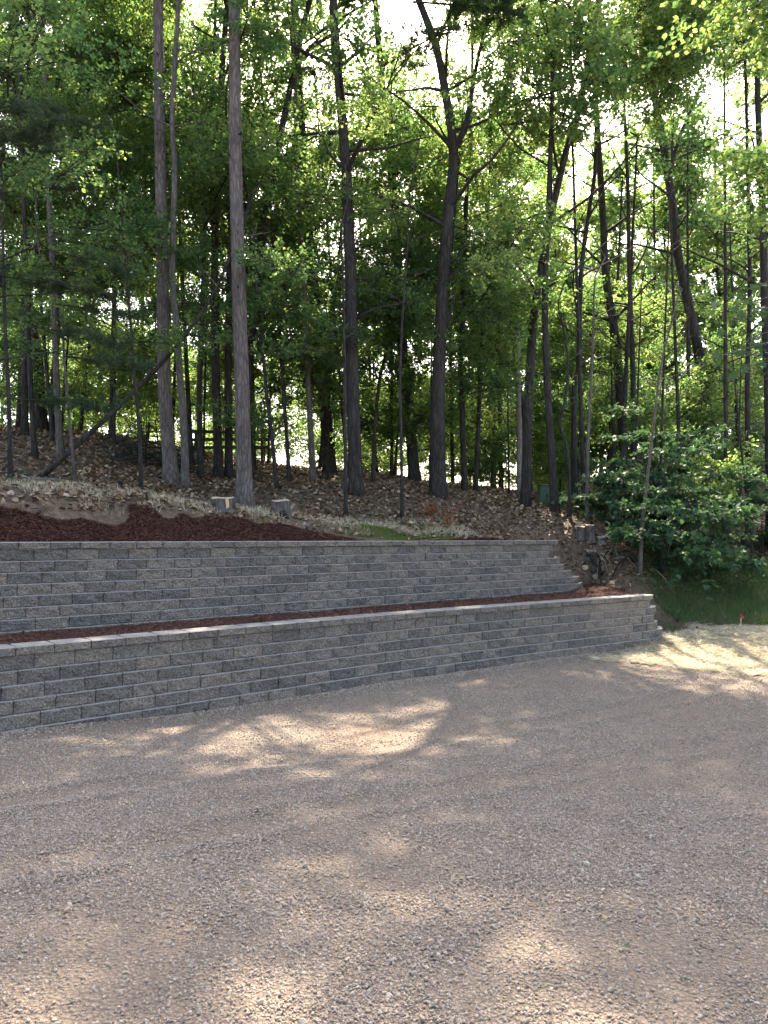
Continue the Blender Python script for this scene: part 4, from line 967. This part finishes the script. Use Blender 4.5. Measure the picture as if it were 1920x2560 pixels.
x, Y = W(1385, 1205, 46)[0], 46.0; root = empty('shed', (x, Y, h1(x, Y) - .2), -.2); tag(root, 'small pale gabled shed with a grey metal roof far behind the trunks', 'shed')
wm = plain('pale weathered boards', (.30, .28, .25)); rm = plain('grey metal roof', (.34, .36, .38), .4, .5)
for k in range(12): b = MB(); w0_ = -2.2 + k * .37; b.box(w0_, w0_ + .355, -.02 - .004 * (k % 2), 2.0, 0, 1.7 + .8 * (1 - abs(w0_ + .18) / 2.25), .006); b.build('plank', wm, root)
for sgn in (-1, 1):
    rf = MB(); rf.add([(0, -.3, 2.62), (sgn * 2.6, -.3, 1.62), (sgn * 2.6, 2.3, 1.62), (0, 2.3, 2.62), (0, -.3, 2.68), (sgn * 2.6, -.3, 1.68), (sgn * 2.6, 2.3, 1.68), (0, 2.3, 2.68)], [(0, 1, 2, 3), (7, 6, 5, 4), (0, 4, 5, 1), (1, 5, 6, 2), (2, 6, 7, 3), (3, 7, 4, 0)]); ro = rf.build('roof', rm, root)
    for k in range(8): b = MB(); y_ = -.25 + k * .34; b.add([(0, y_, 2.685), (sgn * 2.6, y_, 1.685), (sgn * 2.6, y_ + .05, 1.685), (0, y_ + .05, 2.685), (0, y_ + .025, 2.73), (sgn * 2.6, y_ + .025, 1.73)], [(0, 1, 5, 4), (2, 3, 4, 5), (1, 2, 5), (0, 4, 3)]); b.build('roof_rib', rm, ro)
b = MB(); b.box(-.45, .45, -.06, -.03, 0, 1.5, .01); b.build('door', plain('grey door paint', (.2, .2, .2)), root)

# parked car, silver, seen from the side through the thicket
Y = 36.0; x = W(1665, 1214, Y)[0]; root = empty('parked_car', (x, Y, h1(x, Y)), R(4)); tag(root, 'silver estate car parked behind the maple thicket', 'car')
pm = plain('silver car paint', (.42, .44, .46), .3, .5, .5); gl = plain('dark car glass', (.012, .015, .018), .06, 0, .6); rb_ = plain('tyre rubber', (.015, .015, .015), .8); rim = plain('alloy rim', (.4, .4, .42), .35, .7); red = plain('red lamp glass', (.35, .02, .015), .2)
prof = [(-2.3, .35), (-2.33, .62), (-2.28, .98), (-2.1, 1.05), (-1.85, 1.52), (-1.6, 1.63), (.2, 1.66), (.55, 1.58), (1.15, 1.08), (2.0, .95), (2.28, .78), (2.3, .4), (2.1, .28), (-2.1, .28)]
def extr(P, y0, y1, inset=.0):
    n = len(P); v = [(a, y0, b) for a, b in P] + [(a, y1, b) for a, b in P]; f = [tuple(range(n)), tuple(range(2 * n - 1, n - 1, -1))] + [(i, i + n, (i + 1) % n + n, (i + 1) % n) for i in range(n)]; return v, f
b = MB(); v_, f_ = extr(prof, -.88, .88); v_ = [(a, y * (1 if z < 1.08 else 1 - .22 * (z - 1.08) / .58), z) for a, y, z in v_]; b.add(v_, f_); bd = b.build('body', pm, root)
for P in ([(-1.95, 1.10), (-1.75, 1.50), (-1.0, 1.54), (-1.0, 1.10)], [(-.94, 1.10), (-.94, 1.54), (-.05, 1.56), (-.05, 1.10)], [(.02, 1.10), (.02, 1.56), (.42, 1.52), (.98, 1.10)]):
    b = MB(); n = len(P); vv_ = [(a, -(.888 - .19 * (z - 1.08) / .58), z) for a, z in P] + [(a, -(.868 - .19 * (z - 1.08) / .58), z) for a, z in P]; b.add(vv_, [tuple(range(n)), tuple(range(2 * n - 1, n - 1, -1))] + [(i, i + n, (i + 1) % n + n, (i + 1) % n) for i in range(n)]); b.build('window', gl, root)
b = MB(); b.box(-2.36, -2.15, -.90, -.70, .72, 1.0, .02); b.build('taillight', red, root); b = MB(); b.box(2.12, 2.31, -.90, -.66, .68, .84, .02); b.build('headlight', plain('lamp glass', (.6, .6, .6), .15), root)
for wx in (-1.4, 1.4):
    for sy in (-1, 1):
        b = MB(); b.tube([(wx, sy * .70, .32), (wx, sy * .91, .32)], [.33, .33], 20); wo = b.build('wheel', rb_, root); b = MB(); b.tube([(wx, sy * .90, .32), (wx, sy * .93, .32)], [.2, .17], 14); b.build('rim', rim, wo)
for hx in (-.3, .75): b = MB(); b.box(hx - .09, hx + .09, -.915, -.885, .96, .99, .006); b.build('door_handle', rim, root)

Y = 37.0; x = W(1900, 1218, Y)[0]; root = empty('cabin', (x, Y, h1(x, Y) - .3), R(-3)); tag(root, 'brown board cabin with a white panelled door at the right edge', 'cabin')
bm_ = plain('brown stained boards', (.13, .075, .05)); wm2 = plain('white door paint', (.7, .7, .7), .5)
for k in range(14):
    z = k * .2; b = MB(); b.box(-1.1, 4.5, 0, .05, z, z + .192, .008); b.build('plank', bm_, root)
b = MB(); b.box(-1.1, 4.5, .06, 3.5, 0, 2.78); b.build('wall', bm_, root); b = MB(); b.add([(-1.4, -.5, 2.75), (4.8, -.5, 2.75), (4.8, 1.8, 3.9), (-1.4, 1.8, 3.9), (-1.4, -.5, 2.85), (4.8, -.5, 2.85), (4.8, 1.8, 4.0), (-1.4, 1.8, 4.0)], [(0, 3, 2, 1), (4, 5, 6, 7), (0, 1, 5, 4), (1, 2, 6, 5), (3, 7, 6, 2), (0, 4, 7, 3)]); b.build('roof', plain('dark shingles', (.06, .055, .05)), root)
b = MB(); b.box(-.45, .45, -.055, -.004, .3, 2.3, .01); dr = b.build('door', wm2, root)
for zx, zz_ in ((-.2, .55), (.2, .55), (-.2, 1.2), (.2, 1.2), (-.2, 1.85), (.2, 1.85)): b = MB(); b.box(zx - .14, zx + .14, -.075, -.056, zz_ - .1, zz_ + .3, .01); b.build('panel', wm2, dr)
b = MB(); b.tube([(.36, -.06, 1.2), (.36, -.11, 1.2)], [.03, .025], 8); b.build('handle', rim, dr)

# ------------------------------------------------------------------ ground scatter
def slivers(P, ang, L, Wd, tilt, normal_z=1.0):
    """flat four-cornered shreds lying about the points P"""
    n = len(P); d = np.stack([np.cos(ang) * np.cos(tilt), np.sin(ang) * np.cos(tilt), np.sin(tilt)], -1); s = np.stack([-np.sin(ang), np.cos(ang), rng.normal(0, .35, n)], -1)
    V = np.stack([P - d * L[:, None] / 2 - s * Wd[:, None] / 2, P - d * L[:, None] / 2 + s * Wd[:, None] / 2, P + d * L[:, None] / 2 + s * Wd[:, None] / 3, P + d * L[:, None] / 2 - s * Wd[:, None] / 3], 1).reshape(-1, 3)
    return V, np.arange(4 * n).reshape(n, 4)
def stuff(name, V, Fc, m, label, cat):
    return tag(link(name, mesh(name, V, Fc, MAT[m])), label, cat, kind='stuff')
# bark mulch shreds
n = 110000; x = rng.uniform(-7.3, 6, n); y = rng.uniform(6.2, 19.4, n); kp = terr_keep(x, y); x, y = x[kp], y[kp]; P = np.stack([x, y, terr_z(x, y) + rng.uniform(0, .03, len(x))], -1)
V, Fc = slivers(P, rng.uniform(0, 6.28, len(x)), rng.uniform(.02, .085, len(x)), rng.uniform(.004, .012, len(x)), rng.normal(.1, .3, len(x))); stuff('mulch', V, Fc, 'shred', 'loose shreds of red bark mulch on the terrace', 'mulch')
n = 120000; s = rng.uniform(-2.8, 10.6, n); d = rng.uniform(.16, 1.9, n); p = U0 + UT * s[:, None] + UN * d[:, None]; z = upper_z(p[:, 0], p[:, 1]); kp = z > H(p[:, 0], p[:, 1]) - .02; p, z = p[kp], z[kp]; m_ = min(len(z), 45000); p, z = p[:m_], z[:m_]
V, Fc = slivers(np.column_stack([p, z + rng.uniform(0, .03, m_)]), rng.uniform(0, 6.28, m_), rng.uniform(.02, .085, m_), rng.uniform(.004, .012, m_), rng.normal(.1, .3, m_)); stuff('mulch', V, Fc, 'shred', 'loose shreds of red bark mulch above the upper wall', 'mulch')
# straw
n = 60000; x = rng.uniform(3.2, 11.5, n); y = rng.uniform(11.2, 18.3, n); kp = inpoly(x + .3 * fbm(x, y, 1.5, 3) + rng.normal(0, .12, n), y + .3 * fbm(x + 9, y, 1.5, 3) + rng.normal(0, .12, n), SB) & (dl(x, y) < .05 + 9 * (x > 5.9)) & (fbm(x, y, 1.1, 3) > -.5); x, y = x[kp], y[kp]
V, Fc = slivers(np.stack([x, y, straw_z(x, y) + rng.uniform(.005, .04, len(x))], -1), rng.uniform(0, 6.28, len(x)), rng.uniform(.08, .24, len(x)), rng.uniform(.004, .009, len(x)), rng.normal(0, .18, len(x))); stuff('straw', V, Fc, 'straw', 'loose pale straw stalks on the sunny strip', 'straw')
# fallen leaves on the slope
n = 130000; x = rng.uniform(-16, 16, n); y = 9 + 24 * rng.random(n) ** 1.2; s, d = su(x, y); u_ = fbm(x, y, .5, 3)
kp = ((d > 1.1 + .5 * u_) | ((s > 11.6) & (d > .1)) | (x > xcut(y) + .12)) & (x < 15) & (np.abs(x) < .62 * y + 1) & (dl(x, y) > .2) & (u_ > -.5 + .5 * rng.random(n)); x, y = x[kp], y[kp]; zz = H(x, y); u_ = u_[kp]; kp = (zz > .2) & ~((x > 6.4) & (zz < .8) & (u_ < .12)); x, y, zz = x[kp], y[kp], zz[kp]
A = np.column_stack([rng.normal(0, 1, (len(x), 2)), rng.normal(0, .3, len(x))]); Nn = unit(np.array([0, 0, 1.0]) + rng.normal(0, .45, (len(x), 3)))
V, T_ = leaf_cloud(np.column_stack([x, y, zz + rng.uniform(.005, .045, len(x))]), A, Nn, rng.uniform(.05, .13, len(x))); stuff('leaf_litter', V, T_, 'litter', 'dry brown fallen leaves covering the wooded slope', 'leaves')
n = 130; y = rng.uniform(2.8, 13, n); x = rng.uniform(-.5, .5, n) * y; kp = dl(x, y) < -.2; x, y = x[kp], y[kp]; V, T_ = leaf_cloud(np.column_stack([x, y, G(x, y) + .02]), np.column_stack([rng.normal(0, 1, (len(x), 2)), rng.normal(0, .2, len(x))]), unit(np.array([0, 0, 1.0]) + rng.normal(0, .35, (len(x), 3))), rng.uniform(.015, .035, len(x))); stuff('leaf_litter', V, T_, 'litter', 'few small dry leaves dotted over the gravel', 'leaves')
# grass, moss
def blades(x, y, z, hmin, hmax, wd):
    n = len(x); hh = rng.uniform(hmin, hmax, n); a = rng.uniform(0, 6.28, n); dx, dy = np.cos(a) * wd, np.sin(a) * wd; lx, ly = rng.normal(0, .4, n) * hh, rng.normal(0, .4, n) * hh
    V = np.stack([np.stack([x - dx, y - dy, z - .01], -1), np.stack([x + dx, y + dy, z - .01], -1), np.stack([x + lx, y + ly, z + hh], -1)], 1).reshape(-1, 3); return V, np.arange(3 * n).reshape(n, 3)
n = 70000; x = rng.uniform(5.6, 14, n); y = rng.uniform(16.2, 25, n); z = np.maximum(H(x, y), G(x, y)); kp = (z < 1.5 + fbm(x, y, .8, 3)) & ~inpoly(x, y, SB) & (x > 6.2 + .4 * fbm(x, y, 1, 2)); x, y, z = x[kp], y[kp], z[kp]
V, Fc = blades(x, y, z, .06, .20, .008); stuff('grass', V, Fc, 'grass', 'shaded green grass at the foot of the wooded bank', 'grass')
n = 26000; s = rng.normal(8.9, 1.0, n); d = rng.normal(1.35, .35, n); p = U0 + UT * s[:, None] + UN * d[:, None]; kp = (fbm(p[:, 0], p[:, 1], .9, 3) > -.15) & (d > .5); p = p[kp]; V, Fc = blades(p[:, 0], p[:, 1], H(p[:, 0], p[:, 1]), .015, .05, .006); stuff('moss', V, Fc, 'moss', 'bright yellow green moss beside the upper wall cap', 'moss')
n = 15000; x = rng.uniform(-8, 9, n); y = rng.uniform(12, 24, n); s, d = su(x, y); kp = (d > 1.9) & (fbm(x + 31, y, .35, 3) > .12); x, y = x[kp], y[kp]; V, Fc = blades(x, y, H(x, y), .04, .14, .006); stuff('grass', V, Fc, 'grass', 'thin grass tufts scattered on the leafy slope', 'grass')
n = 16000; s = rng.uniform(-2.5, 11, n); d = rng.normal(1.9, .45, n); p = U0 + UT * s[:, None] + UN * d[:, None]; kp = (fbm(p[:, 0], p[:, 1], 1.3, 3) > -.05) & (d > 1.15); p = p[kp]; V, Fc = blades(p[:, 0], p[:, 1], H(p[:, 0], p[:, 1]), .05, .14, .004); stuff('dry_grass', V, Fc, 'straw', 'dry tan grass roots on the cut bank above the mulch', 'grass')
for lab, px, py in (('tiny bright green weed in the gravel left of the others', 1359, 2383), ('small dark green weed in the gravel near the bottom right', 1713, 2459), ('small green weed in the gravel nearest the right edge', 1738, 2145), ('tiny pale green weed between two others in the gravel', 1565, 2376)):
    for Yw in np.arange(2.0, 9, .02):
        q = W(px, py, Yw)
        if q[2] < g1(q[0], q[1]): break
    root = empty('weed', (q[0], q[1], g1(q[0], q[1]))); tag(root, lab, 'weed', 'weeds in the gravel')
    for k in range(7): l = link('leaf', LV[k % 4], root); l.location = (random.gauss(0, .006), random.gauss(0, .006), .012); l.rotation_euler = (0, -.5, k * .9); l.scale = (random.uniform(.012, .02), random.uniform(.007, .012), .012)
# low green plants on the dark floor at the right
n = 9000; x = rng.uniform(3.5, 13, n); y = rng.uniform(18.5, 27, n); kp = (fbm(x, y, .6, 3) > .02) & (x > 5.2 + (20 - y) * .1); x, y = x[kp], y[kp]; z = H(x, y) + rng.uniform(.02, .3, len(x)); V, T_ = leaf_cloud(np.column_stack([x, y, z]), rng.normal(0, 1, (len(x), 3)) * [1, 1, .3], unit(np.array([0, 0, 1.0]) + rng.normal(0, .35, (len(x), 3))), rng.uniform(.05, .12, len(x))); stuff('ground_cover', V, T_, 'maple_leaf', 'low green leafy ground cover under the thicket', 'plants')

# gravel stones: real pebbles instanced on points
PC = bpy.data.collections.new('pebble_kinds')
def pebble(seed):
    r = np.random.default_rng(seed); t = (1 + 5 ** .5) / 2
    v = unit(np.array([(-1, t, 0), (1, t, 0), (-1, -t, 0), (1, -t, 0), (0, -1, t), (0, 1, t), (0, -1, -t), (0, 1, -t), (t, 0, -1), (t, 0, 1), (-t, 0, -1), (-t, 0, 1)], float))
    f = [(0, 11, 5), (0, 5, 1), (0, 1, 7), (0, 7, 10), (0, 10, 11), (1, 5, 9), (5, 11, 4), (11, 10, 2), (10, 7, 6), (7, 1, 8), (3, 9, 4), (3, 4, 2), (3, 2, 6), (3, 6, 8), (3, 8, 9), (4, 9, 5), (2, 4, 11), (6, 2, 10), (8, 6, 7), (9, 8, 1)]
    vl = [tuple(p) for p in v]; nf = []; cache = {}
    def midp(a, b):
        kk = (min(a, b), max(a, b))
        if kk not in cache: q = (np.array(vl[a]) + np.array(vl[b])) / 2; vl.append(tuple(q / np.linalg.norm(q))); cache[kk] = len(vl) - 1
        return cache[kk]
    for a, b, c in f: ab, bc, ca_ = midp(a, b), midp(b, c), midp(c, a); nf += [(a, ab, ca_), (b, bc, ab), (c, ca_, bc), (ab, bc, ca_)]
    V = np.array(vl)
    for _ in range(11):   # chip flat facets
        nn = unit(r.normal(0, 1, 3)); dd = r.uniform(.5, .85); pr_ = V @ nn; V = np.where((pr_ > dd)[:, None], V - nn * (pr_ - dd)[:, None], V)
    V = V * r.uniform(.75, 1.2, 3) * [1, .8, .6]
    me = mesh('pebble', V, nf, MAT['stone'], seed % 4 == 0); return bpy.data.objects.new('pebble', me)
for i in range(8): PC.objects.link(pebble(300 + i))
pts = []
def band(y0, y1, dens, smin, smax):
    area = (y1 - y0) * (.56 * (y0 + y1) + .8); n = int(area * dens); y = rng.uniform(y0, y1, n); hw = .56 * y + .4; x = rng.uniform(-1, 1, n) * hw; sz = smin + (smax - smin) * rng.random(n) ** 3
    pts.append(np.column_stack([x, y, sz]))
band(1.8, 3.6, 8500, .0045, .0135); band(3.6, 5.5, 5600, .0055, .015); band(5.5, 8.0, 3200, .0065, .015); band(8.0, 14.5, 1500, .008, .016)
sw = rng.uniform(.3, float(LS[-1]) - .9, 5200); wp = np.column_stack([np.interp(sw, LS, LP[:, 0]), np.interp(sw, LS, LP[:, 1])]) + np.array([math.sin(TH), -math.cos(TH)]) * (.15 + .18 * rng.random((5200, 1)) ** 2); pts.append(np.column_stack([wp, rng.uniform(.008, .022, 5200)]))
P = np.vstack(pts); kp = (dl(P[:, 0], P[:, 1]) < -.11) & ~inpoly(P[:, 0], P[:, 1], SB) & (P[:, 1] < 14.5) & (rng.random(len(P)) < .78 + 1.0 * fbm(P[:, 0], P[:, 1], .9, 4)); P = P[kp]
n = len(P); big = rng.random(n) < .012; P[big, 2] *= 1.7
me = bpy.data.meshes.new('gravel_stones'); me.vertices.add(n); co = np.column_stack([P[:, 0], P[:, 1], G(P[:, 0], P[:, 1]) + P[:, 2] * rng.uniform(-.1, .55, n)]); me.vertices.foreach_set('co', co.ravel())
a = me.attributes.new('scl', 'FLOAT_VECTOR', 'POINT'); a.data.foreach_set('vector', np.repeat(P[:, 2:3], 3, 1).ravel()); a = me.attributes.new('rot', 'FLOAT_VECTOR', 'POINT'); a.data.foreach_set('vector', np.column_stack([rng.normal(0, .55, n), rng.normal(0, .55, n), rng.uniform(0, 6.28, n)]).ravel())
a = me.attributes.new('idx', 'INT', 'POINT'); a.data.foreach_set('value', rng.integers(0, 8, n).astype(np.int32)); me.update()
go = link('gravel_stones', me); tag(go, 'loose brown and grey gravel stones covering the yard', 'gravel', kind='stuff')
ng = bpy.data.node_groups.new('scatter_pebbles', 'GeometryNodeTree'); ng.interface.new_socket('Geometry', in_out='INPUT', socket_type='NodeSocketGeometry'); ng.interface.new_socket('Geometry', in_out='OUTPUT', socket_type='NodeSocketGeometry')
gi = ng.nodes.new('NodeGroupInput'); gout = ng.nodes.new('NodeGroupOutput'); ip = ng.nodes.new('GeometryNodeInstanceOnPoints'); ci = ng.nodes.new('GeometryNodeCollectionInfo'); ci.inputs['Collection'].default_value = PC; ci.inputs['Separate Children'].default_value = True; ci.inputs['Reset Children'].default_value = True
def na(nm, ty): q = ng.nodes.new('GeometryNodeInputNamedAttribute'); q.data_type = ty; q.inputs['Name'].default_value = nm; return q.outputs['Attribute']
ng.links.new(gi.outputs[0], ip.inputs['Points']); ng.links.new(ci.outputs[0], ip.inputs['Instance']); ip.inputs['Pick Instance'].default_value = True
ng.links.new(na('idx', 'INT'), ip.inputs['Instance Index']); ng.links.new(na('rot', 'FLOAT_VECTOR'), ip.inputs['Rotation']); ng.links.new(na('scl', 'FLOAT_VECTOR'), ip.inputs['Scale']); ng.links.new(ip.outputs[0], gout.inputs[0])
md = go.modifiers.new('scatter', 'NODES'); md.node_group = ng

# labels for the filler trees: their order from left to right
def words(n):
    a = ['first', 'second', 'third', 'fourth', 'fifth', 'sixth', 'seventh', 'eighth', 'ninth', 'tenth', 'eleventh', 'twelfth', 'thirteenth', 'fourteenth', 'fifteenth', 'sixteenth', 'seventeenth', 'eighteenth', 'nineteenth']
    if n <= 19: return a[n - 1]
    return {2: 'twentieth', 3: 'thirtieth'}[n // 10] if n % 10 == 0 else {2: 'twenty', 3: 'thirty'}[n // 10] + '-' + a[n % 10 - 1]
for grp, txt in (('slim trees in the middle distance', 'slim dark tree among the trunks, %s of its kind from the left'), ('saplings on the crest', 'thin leafy sapling on the crest, %s from the left'), ('trees beyond the crest', 'tall backlit leafy tree beyond the crest, %s from the left'), ('bushes behind the crest', 'low leafy bush behind the crest, %s from the left'),
                 ('distant trees at the right', 'distant leafy tree behind the shed and car, %s from the left'), ('sticks lying on the slope', 'thin grey dead stick on the leafy slope, %s from the left')):
    ob = sorted([o for o in COL.objects if o.get('group') == grp], key=lambda o: o.location.x / o.location.y)
    for i, o in enumerate(ob): o['label'] = txt % words(i + 1)
